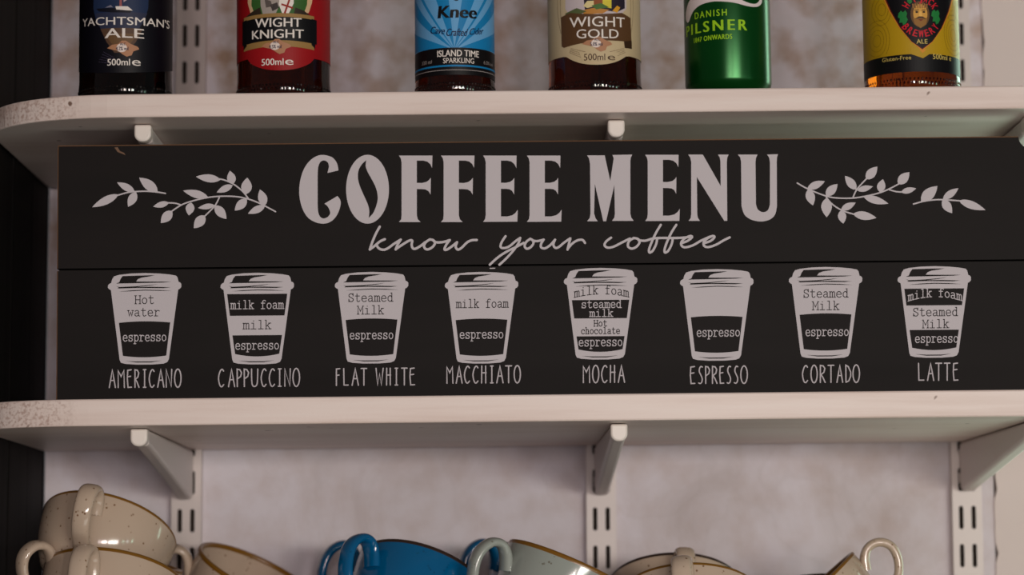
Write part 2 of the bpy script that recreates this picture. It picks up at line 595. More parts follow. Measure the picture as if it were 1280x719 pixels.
# ------------------------------------------------------------------ the room shell
Y_WALL, Y_UP, Y_FRONT = 2.178, 2.166, 1.840
x_dark = at(57, 560, Y_WALL).x
x_crack = at(1243, 650, Y_WALL).x
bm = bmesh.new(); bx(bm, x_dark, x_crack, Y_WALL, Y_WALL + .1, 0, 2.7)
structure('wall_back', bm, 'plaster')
bm = bmesh.new()
zz = [2.7 * i / 300 for i in range(301)]
edge = [x_crack - .0002 + (random.random() ** 4) * .0030 for _ in zz]
A = [bm.verts.new((e, Y_WALL - .003, z)) for e, z in zip(edge, zz)]
A2 = [bm.verts.new((e, Y_WALL + .1, z)) for e, z in zip(edge, zz)]
B = [bm.verts.new((.487, Y_WALL - .003, z)) for z in zz]
for i in range(300):
    bm.faces.new((A[i], B[i], B[i + 1], A[i + 1]))
    bm.faces.new((A2[i], A[i], A[i + 1], A2[i + 1]))
structure('trim_1', bm, 'board')
bm = bmesh.new(); bx(bm, x_crack - .005, x_crack + .01, Y_WALL + .006, Y_WALL + .09, 0, 2.7)
structure('trim_2', bm, 'slot')
# dark-stained boards of the side wall, running forward past the shelf ends
bm = bmesh.new()
for i in range(4):
    bx(bm, x_dark - .05, x_dark - .0012 - .0006 * (i % 2), 1.85 + .0845 * i, 1.85 + .0845 * (i + 1) - .0015, 0, 2.7)
structure('wall_left', bm, 'wood', bevel=(.002, 2))
# the window to the right of the shelves, out of frame: its light grazes the bottles
bm = bmesh.new()
for x0_, x1_, z0_, z1_ in ((.488, .508, 1.05, 2.2), (.812, .835, 1.05, 2.2), (.508, .812, 1.05, 1.10), (.508, .812, 2.14, 2.2)):
    bx(bm, x0_, x1_, Y_WALL - .022, Y_WALL + .05, z0_, z1_)
structure('window_1', bm, 'steel', bevel=(.002, 2))
bm = bmesh.new(); bx(bm, -3, 3, -3.2, Y_WALL + .2, -.05, 0)
structure('floor', bm, 'floor')


# ------------------------------------------------------------------ slotted wall uprights
def upright(px, label):
    x = at(px, 650, Y_UP).x
    t = thing('slotted_upright', label, 'shelf upright', (x, Y_UP, 0.75), group='white slotted uprights on the wall')
    zc0 = at(751.7, 649, Y_UP).z - 0.75
    p, hw, hs = .032, .0019, .0098           # pitch, half width and half height of a slot
    xs = [-.0125, -.0053 - hw, -.0053 + hw, .0053 - hw, .0053 + hw, .0125]
    z0 = zc0 - p * math.floor(zc0 / p)
    rows = [0.0]
    n = int((1.35 - z0) / p)
    for i in range(n):
        rows += [z0 + i * p - hs, z0 + i * p + hs]
    rows.append(1.35)
    bm = bmesh.new()
    g = {}

    def V(i, j):
        if (i, j) not in g:
            g[(i, j)] = bm.verts.new((xs[i], 0, rows[j]))
        return g[(i, j)]
    for j in range(len(rows) - 1):
        for i in range(5):
            slot = (j % 2 == 1) and i in (1, 3)
            if not slot:
                bm.faces.new((V(i, j), V(i + 1, j), V(i + 1, j + 1), V(i, j + 1)))
            else:                             # walls of the slot, with cut corners
                a = [V(i, j), V(i + 1, j), V(i + 1, j + 1), V(i, j + 1)]
                c = .0012
                for q, (sx, sz) in zip(a, ((1, 1), (-1, 1), (-1, -1), (1, -1))):
                    bm.faces.new((bm.verts.new(q.co), bm.verts.new(q.co + Vector((sx * c, 0, 0))), bm.verts.new(q.co + Vector((0, 0, sz * c)))))
                b = [bm.verts.new(q.co + Vector((0, .0016, 0))) for q in a]
                for k in range(4):
                    bm.faces.new((a[k], a[(k + 1) % 4], b[(k + 1) % 4], b[k]))
    for s in (0, 5):                          # the folded sides of the channel
        col_ = [V(s, j) for j in range(len(rows))]
        back = [bm.verts.new(v.co + Vector((0, Y_WALL - Y_UP, 0))) for v in col_]
        for j in range(len(rows) - 1):
            bm.faces.new((col_[j], col_[j + 1], back[j + 1], back[j]))
    obj('channel', bm, 'steel', t)
    bm = bmesh.new(); bx(bm, -.0115, .0115, .0095, .0115, .002, 1.348)  # dark sheet behind the slots, standing in for the shade inside them
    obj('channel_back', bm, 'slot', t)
    return x


UPX = [upright(232.5, 'white slotted steel upright at left, above and below the leftmost brackets'),
       upright(751.8, 'white slotted steel upright in the middle of the wall, behind the middle brackets'),
       upright(1209.5, 'white slotted steel upright at right, beside the cracked painted board')]


# ------------------------------------------------------------------ shelves
def shelf(pl, pr, name_label, thick, x_left_px, corner, grain_px, extra=0.0):
    """pl, pr: pixels of the top front edge near the left and right ends"""
    a, b = at(pl[0], pl[1], Y_FRONT), at(pr[0], pr[1], Y_FRONT)
    tilt = math.atan2(b.z - a.z, b.x - a.x)
    x0 = max(at(x_left_px, pl[1], Y_FRONT).x, x_dark + .0006)
    z0 = a.z + (x0 - a.x) * math.tan(tilt)
    L, D = .475 - x0, Y_UP - .002 - Y_FRONT
    rx, ry = corner
    pts = []
    for i in range(17):
        t = math.pi / 2 * i / 16
        pts.append((rx - rx * math.cos(t) ** .9, ry - ry * math.sin(t)))
    pts += [(L, 0), (L, D), (0, D)]
    bm = bmesh.new()
    prism(bm, pts, 'z', -thick, 0)
    o = obj('shelf_board', bm, 'shelf', bevel=(.0013, 2))
    o.location = (x0, Y_FRONT, z0)
    o.rotation_euler = (0, -tilt, 0)
    settag(o, name_label, 'shelf', 'white painted shelf boards')
    return dict(x0=x0, z0=z0, tilt=tilt, thick=thick)


def top_z(s, x): return s['z0'] + (x - s['x0']) * math.tan(s['tilt'])


S_UP = shelf((150, 117.6), (1278, 106.8), 'white painted shelf board carrying the row of bottles, rounded at its left end', .0172, -80, (.112, .085), 90)
S_MID = shelf((150, 498.6), (1278, 487.0), 'white painted shelf board the black coffee sign stands on', .0195, -80, (.088, .060), 50)
drop = .208
S_LOW = dict(x0=S_MID['x0'], z0=S_MID['z0'] - drop, tilt=S_MID['tilt'], thick=.018)
for src, dz, lab, nm in ((S_MID, -drop, 'white shelf board under the cups, below the sign shelf', 'S_LOW'),
                         (S_UP, .32, 'white shelf board above the bottles, topmost of the wall', 'S_TOP')):  # the upper copy is an unseen shelf added to shade the bottle wall
    o = [q for q in COL.objects if q.name.startswith('shelf_board') and abs(q.location.z - src['z0']) < 1e-5][0].copy()
    COL.objects.link(o)
    o.location.z += dz
    o['label'] = lab
S_TOP = dict(S_UP); S_TOP['z0'] += .32

Y_TIP = 1.866


def bracket(x, s, label):
    zt = top_z(s, x) - s['thick'] / math.cos(s['tilt']) - .0004
    t = thing('shelf_bracket', label, 'shelf bracket', (x, Y_UP, zt), group='white steel shelf brackets')
    w = .00625
    yt = Y_TIP - Y_UP
    prof = [(yt + .0135, 0), (yt + .0135, -.0122), (yt + .030, -.0126), (-.030, -.0395), (-.012, -.0415), (-.0004, -.0400), (-.0004, 0)]
    bm = bmesh.new(); prism(bm, prof, 'x', -w + .0006, w - .0006)
    obj('arm', bm, 'steel', t, bevel=(.0028, 3), smooth=40)
    out = [(-w, -.0003)] + [(-w + .0058 - .0058 * math.cos(t), -.0074 - .0056 * math.sin(t)) for t in [math.pi / 2 * i / 6 for i in range(7)]]
    out += [(-x_, z_) for x_, z_ in reversed(out)]
    bm = bmesh.new()
    A = [bm.verts.new((x_, yt, z_)) for x_, z_ in out]
    B = [bm.verts.new((x_, yt + .0128, z_ + (.0004 if z_ < -.001 else 0))) for x_, z_ in out]
    bm.faces.new(A); bm.faces.new(list(reversed(B)))
    for i in range(len(out)):
        bm.faces.new((A[i], B[i], B[(i + 1) % len(out)], A[(i + 1) % len(out)]))
    bmesh.ops.recalc_face_normals(bm, faces=bm.faces)
    obj('end_cap', bm, 'cap', t, bevel=(.0016, 3), smooth=40)
    bm = bmesh.new()                          # two hooks through the slots
    for zz in (-.010, -.030):
        bx(bm, -.0053 - .0008, -.0053 + .0008, -.002, .006, zz - .004, zz + .004)
    obj('hook', bm, 'steel', t)


BX = [at(174.5, 535, Y_TIP).x, at(771, 530, Y_TIP).x, at(1291, 530, Y_TIP).x]
for (xb, where) in zip((UPX[0] + .0002, UPX[1] + .0002, UPX[2] - .0002),
                       ('left', 'middle', 'right')):
    for s, row in ((S_UP, 'under the bottle shelf, above the sign'), (S_MID, 'under the sign shelf, above the cups'),
                   (S_LOW, 'under the cup shelf'), (S_TOP, 'under the topmost shelf')):
        bracket(xb, s, 'white steel bracket on the %s upright %s' % (where, row))

# ------------------------------------------------------------------ the coffee sign
Y_SIGN = 1.8725
TH = .0105
c = at(640, 491, Y_SIGN)
sign = thing('menu_sign', 'long black plank sign lettered COFFEE MENU with eight drawn takeaway cups', 'sign',
             (c.x, Y_SIGN, top_z(S_MID, c.x) + .0004))


def sign_x0(y): return 72 + (70 - 72) * (y - 182) / 315.0
def sign_x1(y): return 1291 + 6.5 * (y - 170) / 317.0
def line_y(l, r, x): return l + (r - l) * (x - 72) / 1200.0


def plank(name, top, bot, rest=False):
    bm = bmesh.new()
    px = [(sign_x0(top[0]), top[0]), (sign_x1(top[1]), top[1]), (sign_x1(bot[1]), bot[1]), (sign_x0(bot[0]), bot[0])]
    if not rest:                              # the worn-off top right corner
        px[1:2] = [(1272.5, top[1]), (1274.5, top[1] + 7), (1279, top[1] + 12.5), (sign_x1(190), top[1] + 14.5)]
    P = []
    for x, y in px:
        p = at(x, y, Y_SIGN)
        if rest and y in bot:
            p.z = top_z(S_MID, p.x) + .0005
        P.append(p)
    a = [bm.verts.new(p) for p in P]
    b = [bm.verts.new(p + Vector((0, TH, 0))) for p in P]
    k = len(P)
    inner = 0 if rest else k - 2              # the edge along the joint stays black
    bm.faces.new(list(reversed(a)))
    bm.faces.new(b)
    for i in range(k):
        f = bm.faces.new((a[i], a[(i + 1) % k], b[(i + 1) % k], b[i]))
        f.material_index = 0 if i == inner else 1
    bmesh.ops.recalc_face_normals(bm, faces=bm.faces)
    worn = [e for e in bm.edges if {e.verts[0], e.verts[1]} in ([{a[0], a[-1]}] + ([] if rest else [{a[0], a[1]}]))]
    bmesh.ops.bevel(bm, geom=worn, offset=.0008, segments=1, affect='EDGES', material=1)
    obj(name, bm, ['sign', 'sign_edge'], sign, world=True)


plank('plank', (181.8, 170.2), (335.9, 324.05))
plank('plank', (339.0, 327.05), (498, 488), rest=True)
pl_, pr_ = at(74, 337.4, Y_SIGN + TH), at(1290, 325.4, Y_SIGN + TH)
bm = bmesh.new()                              # rail behind the joint of the two planks
prism(bm, [(0, -.016), ((pr_ - pl_).length, -.016), ((pr_ - pl_).length, .016), (0, .016)], 'z', 0, .006)
bmesh.ops.rotate(bm, cent=(0, 0, 0), matrix=Matrix.Rotation(-math.pi / 2, 3, 'X'), verts=bm.verts)
bmesh.ops.transform(bm, matrix=Matrix.Translation((pl_.x, Y_SIGN + TH + .0001, pl_.z)) @ Matrix.Rotation(-math.atan2(pr_.z - pl_.z, pr_.x - pl_.x), 4, 'Y'), verts=bm.verts)
obj('back_rail', bm, 'sign', sign, world=True)


def on_sign(x, y, lay):
    return at(x, y, Y_SIGN - .00025 - .00012 * lay)


# --- title lettering, traced in two enlarged crops
K = 3.994
def p6(pts): return [(360 + x / K, 170 + y / K) for x, y in pts]
def p7(pts): return [(680 + x / K, 170 + y / K) for x, y in pts]


art = Art()
C_ = catmull([(252, 172), (245, 138), (225, 110), (200, 99), (178, 95), (150, 98), (115, 118), (85, 155), (65, 205), (56, 265), (60, 320), (75, 370),
              (100, 408), (135, 430), (172, 438), (205, 432), (232, 412), (252, 380), (263, 340), (260, 318), (247, 300)], 4) + \
    [(182, 338)] + catmull([(182, 338), (198, 352), (208, 372), (210, 388), (200, 403), (185, 411), (172, 411), (158, 400), (150, 375), (148, 340)], 4) + \
    catmull([(148, 200), (150, 160), (158, 135), (170, 124), (185, 123), (198, 132), (204, 148), (202, 165), (197, 185)], 4)
art.poly(p6(C_), 'vinyl')
art.poly(p6([(397 + 107 * math.cos(2 * math.pi * i / 48), 266 + 172 * math.sin(2 * math.pi * i / 48)) for i in range(48)]), 'vinyl')
art.poly(p6(catmull([(391, 121), (370, 140), (353, 170), (349, 205), (357, 245), (378, 295), (398, 340), (406, 375), (403, 409)], 4) +
            catmull([(403, 409), (425, 385), (442, 345), (448, 305), (440, 262), (420, 220), (398, 180), (388, 150), (391, 121)], 4)[1:-1]), 'sign', 1)
F_ = [(554, 98), (721, 98), (719, 160), (710, 140), (695, 128), (675, 123), (643, 123), (643, 234), (668, 235), (690, 230), (704, 220), (713, 209),
      (712, 293), (702, 276), (686, 267), (665, 265), (643, 265), (643, 396), (648, 416), (662, 430), (554, 430), (565, 416), (567, 396), (567, 130), (563, 112)]
E_ = [(974, 98), (1141, 98), (1140, 160), (1130, 140), (1115, 128), (1095, 123), (1063, 123), (1063, 234), (1088, 234), (1110, 229), (1122, 220), (1130, 209),
      (1129, 293), (1119, 274), (1105, 266), (1088, 264), (1063, 264), (1063, 402), (1095, 402), (1120, 396), (1136, 384), (1147, 368), (1145, 428),
      (974, 429), (984, 415), (987, 396), (987, 130), (983, 112)]
art.poly(p6(F_), 'vinyl')
art.poly(p6([(x + 210, y) for x, y in F_]), 'vinyl')
art.poly(p6(E_), 'vinyl')
art.poly(p6([(x + 219, y) for x, y in E_]), 'vinyl')
art.poly(p6([(x + 809, y - 4) for x, y in E_]), 'vinyl')
art.poly(p7([(215, 97), (303, 97), (331, 225), (348, 112), (342, 95), (441, 93), (433, 108), (431, 128), (431, 388), (436, 408), (448, 424), (340, 424),
             (351, 408), (354, 388), (351, 245), (310, 426), (296, 426), (254, 240), (250, 388), (257, 410), (268, 426), (215, 426), (228, 410), (232, 388),
             (230, 140), (225, 112)]), 'vinyl')
art.poly(p7([(720, 93), (793, 93), (882, 250), (881, 130), (878, 108), (868, 93), (922, 93), (915, 108), (913, 130), (915, 424), (900, 424), (763, 205),
             (765, 390), (768, 408), (778, 424), (722, 424), (732, 410), (735, 390), (735, 130), (730, 108)]), 'vinyl')
art.poly(p7([(968, 93), (1066, 93), (1058, 110), (1056, 130), (1058, 340)] + catmull([(1058, 340), (1066, 365), (1085, 379), (1105, 379), (1120, 367), (1128, 340)], 3)[1:] +
            [(1128, 130), (1124, 108), (1114, 93), (1168, 91), (1163, 108), (1162, 130)] +
            catmull([(1163, 350), (1154, 392), (1130, 416), (1098, 426), (1068, 426), (1030, 416), (1000, 392), (986, 350)], 3) + [(984, 130), (980, 108)]), 'vinyl')
art.build('title_lettering', sign, on_sign, world=True)

# --- slogan in a running hand
art = Art()
for (ox, k, W, strokes) in (
    (455, 8.533, 3.0, [
        [(168, 72), (130, 140), (95, 220), (70, 290), (62, 316)], [(62, 315), (110, 280), (170, 230), (222, 206)],
        [(132, 262), (155, 300), (200, 318), (250, 305), (320, 255), (392, 210)], [(392, 210), (360, 260), (338, 315)],
        [(338, 313), (400, 270), (480, 222), (514, 222), (508, 265), (520, 300), (545, 308), (600, 280), (650, 240)],
        [(700, 210), (662, 235), (640, 275), (655, 308), (690, 312), (735, 285), (757, 245), (738, 216), (700, 208)],
        [(735, 216), (760, 235), (800, 240), (860, 232), (915, 215)], [(915, 215), (880, 260), (858, 312), (885, 316), (940, 280), (992, 238)],
        [(992, 238), (978, 285), (1000, 316), (1040, 298), (1100, 240), (1150, 217), (1203, 214)]]),
    (600, 9.143, 2.9, [
        [(292, 186), (250, 250), (235, 305), (265, 322), (330, 305), (410, 240), (460, 205)], [(460, 205), (440, 265), (385, 345), (300, 440), (222, 512)],
        [(112, 512), (200, 432), (300, 365), (420, 305), (500, 262)],
        [(575, 215), (530, 250), (510, 295), (530, 328), (570, 318), (605, 280), (610, 240), (575, 215)], [(600, 235), (655, 242), (728, 225)],
        [(728, 225), (700, 270), (698, 312), (740, 325), (800, 290), (858, 226)], [(858, 226), (838, 280), (860, 318), (900, 310), (960, 260), (1030, 211)],
        [(1033, 212), (1012, 290), (1000, 340)], [(1003, 330), (1050, 275), (1110, 235), (1170, 228), (1200, 263)]]),
    (745, 7.314, 2.9, [
        [(138, 162), (95, 195), (78, 230), (105, 253), (160, 245), (240, 205), (310, 170)],
        [(345, 165), (302, 195), (292, 240), (325, 262), (370, 245), (398, 205), (385, 175), (345, 165)],
        [(388, 185), (450, 190), (520, 170), (600, 165), (750, 165), (850, 157)],
        [(592, 45), (550, 115), (510, 200), (485, 270), (490, 298), (520, 280), (550, 220), (560, 168)],
        [(734, 45), (690, 115), (650, 200), (627, 270), (632, 298), (662, 280), (692, 220), (702, 168)],
        [(790, 210), (840, 190), (878, 158), (860, 147), (810, 170), (780, 205), (785, 238), (820, 250), (890, 230), (960, 190), (1045, 152)],
        [(992, 212), (1050, 190), (1083, 158), (1065, 147), (1015, 172), (985, 205), (990, 238), (1030, 248), (1100, 225), (1170, 185), (1222, 160)]])):
    for st in strokes:
        art.stroke(catmull([(ox + x / k, 275 + y / k) for x, y in st], 6), W, 'vinyl')
art.stroke([(612.5, 335.6), (618.5, 335.4)], 1.2, 'vinyl')
art.build('slogan_lettering', sign, on_sign, world=True)


# --- leaf sprigs
def leaf(art, conv, base, tip, w):
    (bx_, by_), (tx, ty) = base, tip
    dx, dy = tx - bx_, ty - by_
    L = math.hypot(dx, dy)
    nx, ny = -dy / L, dx / L
    side1, side2 = [], []
    for i in range(9):
        t = i / 8
        h = (math.sin(math.pi * t ** .85) ** .9 if 0 < t < 1 else 0) * w / 2
        side1.append((bx_ + dx * t + nx * h, by_ + dy * t + ny * h))
        side2.append((bx_ + dx * t - nx * h, by_ + dy * t - ny * h))
    art.poly(conv(side1 + side2[-2:0:-1]), 'vinyl')


def c5(pts): return [(60 + x / K, 170 + y / K) for x, y in pts]
def c8(pts): return [(960 + x / K, 170 + y / K) for x, y in pts]


SPRIGS = [
    (c5, [[(345, 297), (395, 283), (435, 278), (490, 276), (550, 281), (586, 287)]],
     [((352, 292), (220, 356), 40), ((433, 278), (345, 232), 36), ((440, 280), (400, 354), 44), ((548, 279), (455, 208), 50)]),
    (c5, [[(615, 378), (665, 345), (720, 325), (800, 307), (870, 301), (940, 303), (1000, 315), (1060, 338), (1136, 378)], [(598, 334), (635, 336), (665, 345)],
          [(1000, 312), (970, 275), (925, 240), (880, 220), (850, 214)], [(855, 308), (832, 350), (783, 400)]],
     [((620, 374), (563, 435), 48), ((604, 333), (525, 353), 30), ((714, 332), (703, 397), 44), ((800, 306), (674, 273), 40), ((862, 219), (738, 203), 40),
      ((922, 242), (908, 174), 44), ((922, 246), (842, 282), 34), ((988, 292), (995, 208), 54), ((784, 397), (728, 461), 50), ((832, 346), (749, 360), 28),
      ((833, 347), (891, 415), 46), ((993, 315), (932, 373), 44), ((1083, 348), (1058, 267), 46), ((1084, 349), (998, 388), 36)]),
    (c8, [[(146, 235), (200, 265), (290, 300), (350, 310), (425, 310), (490, 300), (560, 283), (610, 262), (652, 240)], [(290, 305), (320, 340), (370, 372), (428, 391)],
          [(425, 305), (445, 265), (492, 213)], [(605, 268), (640, 278), (670, 280)]],
     [((196, 263), (284, 226), 38), ((200, 266), (225, 347), 46), ((289, 299), (347, 240), 44), ((292, 310), (293, 406), 54), ((424, 389), (542, 409), 42),
      ((364, 369), (438, 333), 34), ((365, 371), (376, 438), 42), ((489, 216), (546, 153), 46), ((441, 268), (384, 199), 42), ((445, 272), (524, 252), 30),
      ((558, 281), (574, 216), 42), ((477, 304), (601, 338), 38), ((649, 241), (706, 181), 48), ((664, 281), (740, 262), 30)]),
    (c8, [[(726, 340), (770, 328), (820, 320), (870, 318), (958, 324)]],
     [((764, 327), (846, 250), 56), ((873, 316), (951, 261), 36), ((871, 318), (919, 386), 44), ((952, 322), (1086, 370), 40)]),
]
for conv, stems, leaves in SPRIGS:
    art = Art()
    for st in stems:
        art.stroke(catmull(conv(st), 5), 1.75, 'vinyl')
    for b_, t_, w_ in leaves:
        leaf(art, conv, b_, t_, w_)
    art.build('leaf_sprig', sign, on_sign, world=True)


# --- the eight cups and the drink names
def half(dy): return 37.6 - .128 * (dy - 26.5)


def cup_drawing(cx, ty, bands, texts, slant):
    art = Art()

    def g(pts):                               # traced in a crop 3.879 x enlarged, cup centre x = 468, top y = 83
        return [(cx + (x - 468) / 3.879, ty + (y - 83) / 3.879 + slant * (x - 468) / 3.879) for x, y in pts]

    def q(pts):
        return [(cx + x, ty + y + slant * x) for x, y in pts]
    art.poly(g([(291, 142), (290, 153), (296, 160), (305, 165), (347, 503), (353, 517), (375, 523), (430, 527), (505, 527), (560, 523), (578, 516), (586, 501), (631, 165),
                (640, 160), (646, 152), (646, 137), (641, 130), (633, 127), (628, 106), (621, 97), (590, 91), (540, 86), (470, 83), (400, 85), (345, 91), (320, 98),
                (311, 112), (306, 130), (296, 135)]), 'vinyl')
    art.poly(g([(362, 97), (440, 95), (519, 94), (490, 100), (455, 105), (436, 112), (427, 124), (500, 125), (598, 126), (560, 130), (430, 132), (330, 133), (345, 127), (352, 110)]), 'vinyl_black', 1)
    art.poly(g([(330, 145), (345, 150), (425, 147), (532, 138), (490, 145), (430, 151), (500, 150), (596, 153), (560, 157), (430, 155), (345, 157), (336, 156), (343, 152)]), 'vinyl_black', 1)
    art.poly(g([(345, 172), (400, 167), (470, 164), (540, 166), (600, 171), (540, 170), (470, 168), (400, 171)]), 'vinyl_black', 1)
    art.poly(g([(376, 509), (430, 512), (500, 512), (552, 508), (500, 517), (430, 517)]), 'vinyl_black', 1)
    for y0, y1, kind in bands:
        if kind == 'low':                     # the filling at the bottom: arched top edge, rounded base
            a, b = half(y0) - 1.2, half(y1)
            top = [(-a + 2 * a * i / 8, y0 + 1.6 * (((i - 4) / 4) ** 2)) for i in range(9)]
            bot = [(b - .4 - 2 * (b - .4) * i / 8, y1 - 2.0 * (((i - 4) / 4) ** 2)) for i in range(9)]
            art.poly(q(top + bot), 'vinyl_black', 1)
        elif kind == 'base':
            a, b = half(y0), half(y1)
            bot = [(b - 2 * b * i / 8, y1 - 3.2 * (((i - 4) / 4) ** 2)) for i in range(9)]
            art.poly(q([(-a, y0), (a, y0)] + bot), 'vinyl_black', 1)
        else:
            a, b = half(y0), half(y1)
            art.poly(q([(-a, y0), (a, y0), (b, y1), (-b, y1)]), 'vinyl_black', 1)
    for s, dx, width, dy, xh, white, arch in texts:
        def wp(x, y, a=arch, w=width, c0=dx):
            t = (x - c0) / (w / 2)
            return (cx + x, ty + y + a * t * t + slant * x)
        typewriter(art, s, dx - width / 2, dx + width / 2, dy, xh, 'vinyl' if white else 'vinyl_black', 2, 1.02 if white else .92, wp)
    art.build('cup_drawing', sign, on_sign, world=True)


ESP = lambda dy, w=54.5, dx=0: ('espresso', dx, w, dy, 7.3, True, 0)
CUPS = [
    (180.7, 341.4, [(60.4, 105.4, 'low')], [('Hot', 0, 24, 38.4, 7.2, False, 0), ('water', -1, 40, 53.8, 7, False, 0), ESP(85)]),
    (321.5, 341.1, [(26.4, 53.6, 'mid'), (78, 104.6, 'base')], [('milk foam', 0, 66, 45, 7, True, 0), ('milk', 0, 35, 70.2, 7.2, False, 0), ESP(95.6)]),
    (464.4, 340.0, [(58.2, 105, 'low')], [('Steamed', -1, 56, 37, 7, False, 0), ('Milk', -1, 33, 52.8, 7.2, False, 0), ESP(83.8)]),
    (601.9, 340.0, [(58.4, 105, 'low')], [('milk foam', 1, 65, 44.6, 7, False, 0), ESP(83)]),
    (750.7, 335.0, [(40, 63, 'mid'), (85.4, 105, 'base')], [('milk foam', 1.3, 68, 32.6, 7.2, False, 4.2), ('steamed', 1, 50, 49.8, 6.4, True, 0), ('milk', 1, 29, 60.8, 6, True, 0),
                                                          ('Hot', 0, 16.5, 73, 5.4, False, 0), ('chocolate', 0, 48.5, 82.4, 5.4, False, 0), ESP(97.6)]),
    (895.9, 336.5, [(58.4, 104.6, 'low')], [ESP(84, 54, 2)]),
    (1031.9, 333.8, [(58, 104.6, 'low')], [('Steamed', .5, 56, 38, 7, False, 0), ('Milk', .5, 33.5, 53.6, 7.2, False, 0), ESP(86, 54, 2)]),
    (1167.8, 332.8, [(28, 49, 'mid'), (79.6, 105, 'base')], [('milk foam', 1, 67, 38.2, 7, True, 5.2), ('Steamed', 1.5, 56, 62.2, 7, False, 0), ('Milk', 2, 33, 77.2, 7, False, 0), ESP(95.4, 54, 3)]),
]
for cx, ty, bands, texts in CUPS:
    cup_drawing(cx, ty, bands, texts, -.008)

NAMES = [('AMERICANO', 136.6, 226.3, 461.8, 485.4, 484.0), ('CAPPUCCINO', 273, 374.5, 461.0, 484.4, 483.4), ('FLAT WHITE', 420, 518.2, 460.2, 482.8, 482.8),
         ('MACCHIATO', 558.3, 650.5, 457.3, 480.0, 479.6), ('MOCHA', 728.8, 780.7, 456.5, 479.2, 479), ('ESPRESSO', 862.8, 934.2, 457.6, 480.4, 480.0),
         ('CORTADO', 1003, 1074.4, 456.3, 479.2, 478.8), ('LATTE', 1147.8, 1197.4, 453.6, 476.6, 476.2)]
XS = {  # left edge and width of each letter as a fraction of the word, read off the photograph
    'AMERICANO': [(0, .085), (.12, .09), (.25, .06), (.355, .06), (.47, .045), (.555, .07), (.675, .085), (.79, .08), (.91, .09)],
    'CAPPUCCINO': [(0, .065), (.125, .075), (.228, .058), (.315, .058), (.405, .08), (.525, .062), (.625, .066), (.732, .045), (.815, .07), (.918, .082)],
    'FLAT WHITE': [(0, .05), (.095, .06), (.205, .08), (.32, .07), None, (.51, .09), (.64, .055), (.748, .042), (.835, .07), (.94, .06)],
    'MACCHIATO': [(0, .085), (.13, .08), (.24, .07), (.355, .07), (.47, .065), (.59, .045), (.68, .085), (.8, .08), (.915, .085)],
    'MOCHA': [(0, .16), (.23, .15), (.445, .13), (.65, .12), (.85, .15)],
    'ESPRESSO': [(0, .08), (.14, .075), (.265, .075), (.385, .085), (.515, .07), (.64, .07), (.765, .07), (.885, .115)],
    'CORTADO': [(0, .09), (.15, .11), (.31, .09), (.45, .1), (.605, .1), (.755, .095), (.885, .115)],
    'LATTE': [(0, .14), (.235, .155), (.44, .15), (.66, .14), (.88, .12)],
}
for s, x0, x1, yt, yb, _ in NAMES:
    art = Art()
    for ch, e in zip(s, XS[s]):
        if e is None:
            continue
        a, w = x0 + e[0] * (x1 - x0), e[1] * (x1 - x0)
        for st in SK[ch]:
            art.stroke([(a + px * w, yb - .8 - (yb - yt - 1.6) * py - .008 * (a + px * w - x0)) for px, py in st], 1.55, 'vinyl')
    art.build('drink_name', sign, on_sign, world=True)

# a chip in the top edge of the sign
art = Art()
art.poly([(143, 184.5), (147, 184), (150, 189), (155, 191), (157, 194), (152, 192), (147, 190)], flat('bare_wood', (110, 82, 62)))
art.build('paint_chip', sign, on_sign, world=True)


# ------------------------------------------------------------------ bottles and the can
class Bottle:
    """a bottle on the upper shelf: px column of its axis, radius; helpers to lay out its label"""

    def __init__(self, cx, R, gap, name, label, cat, group=None):
        self.R = R
        self.Y = Y_FRONT + gap + R
        x = at(cx, 60, self.Y).x
        self.z = top_z(S_UP, x) + .0004
        self.cx = cx
        self.t = thing(name, label, cat, (x, self.Y, self.z), Matrix.Rotation(-S_UP['tilt'], 3, 'Y'), group)
        self.s = FPX / self.Y

    def v(self, py):                          # height on the label seen at pixel row py on the near side
        return at(self.cx, py, self.Y - self.R).z - self.z

    def u(self, px):                          # arc position of a pixel column
        q = (px - self.cx) / self.s / self.R
        return self.R * math.asin(max(-.995, min(.995, q)))

    def P(self, pts):
        return [(self.u(x), self.v(y)) for x, y in pts]

    def mapper(self, r=None, base=.0003):
        r = r or self.R

        def f(x, y, lay):
            th = x / self.R
            rr = r + base + .00007 * lay
            return Vector((rr * math.sin(th), -rr * math.cos(th), y))
        return f

    def text(self, art, s, x0, x1, ybase, ytop, m, lay, bold=.012, shear=0, arc=0.0, slope=0.0, space=1.0):
        a, b = self.u(x0), self.u(x1)
        v0, v1 = self.v(ybase), self.v(ytop)
        mid, hw = (a + b) / 2, (b - a) / 2

        def wp(x, y):
            return (x, y + arc * ((x - mid) / hw) ** 2 + slope * (x - mid))
        put_text(art, s, a, b, v0, v1 - v0, m, lay, bold, shear, wp, 1, space)

    def wrap(self, art, ytop, ybot, m, lay=0, uext=None, shape=None):
        """a band of label round the front between two pixel rows (or a bottom edge given as u -> v)"""
        U = uext or self.R * 1.95
        n = 40
        top = [(-U + 2 * U * i / n, self.v(ytop)) for i in range(n + 1)]
        bot = [(x, shape(x) if shape else self.v(ybot)) for x, _ in reversed(top)]
        art.poly(top + bot, m, lay)


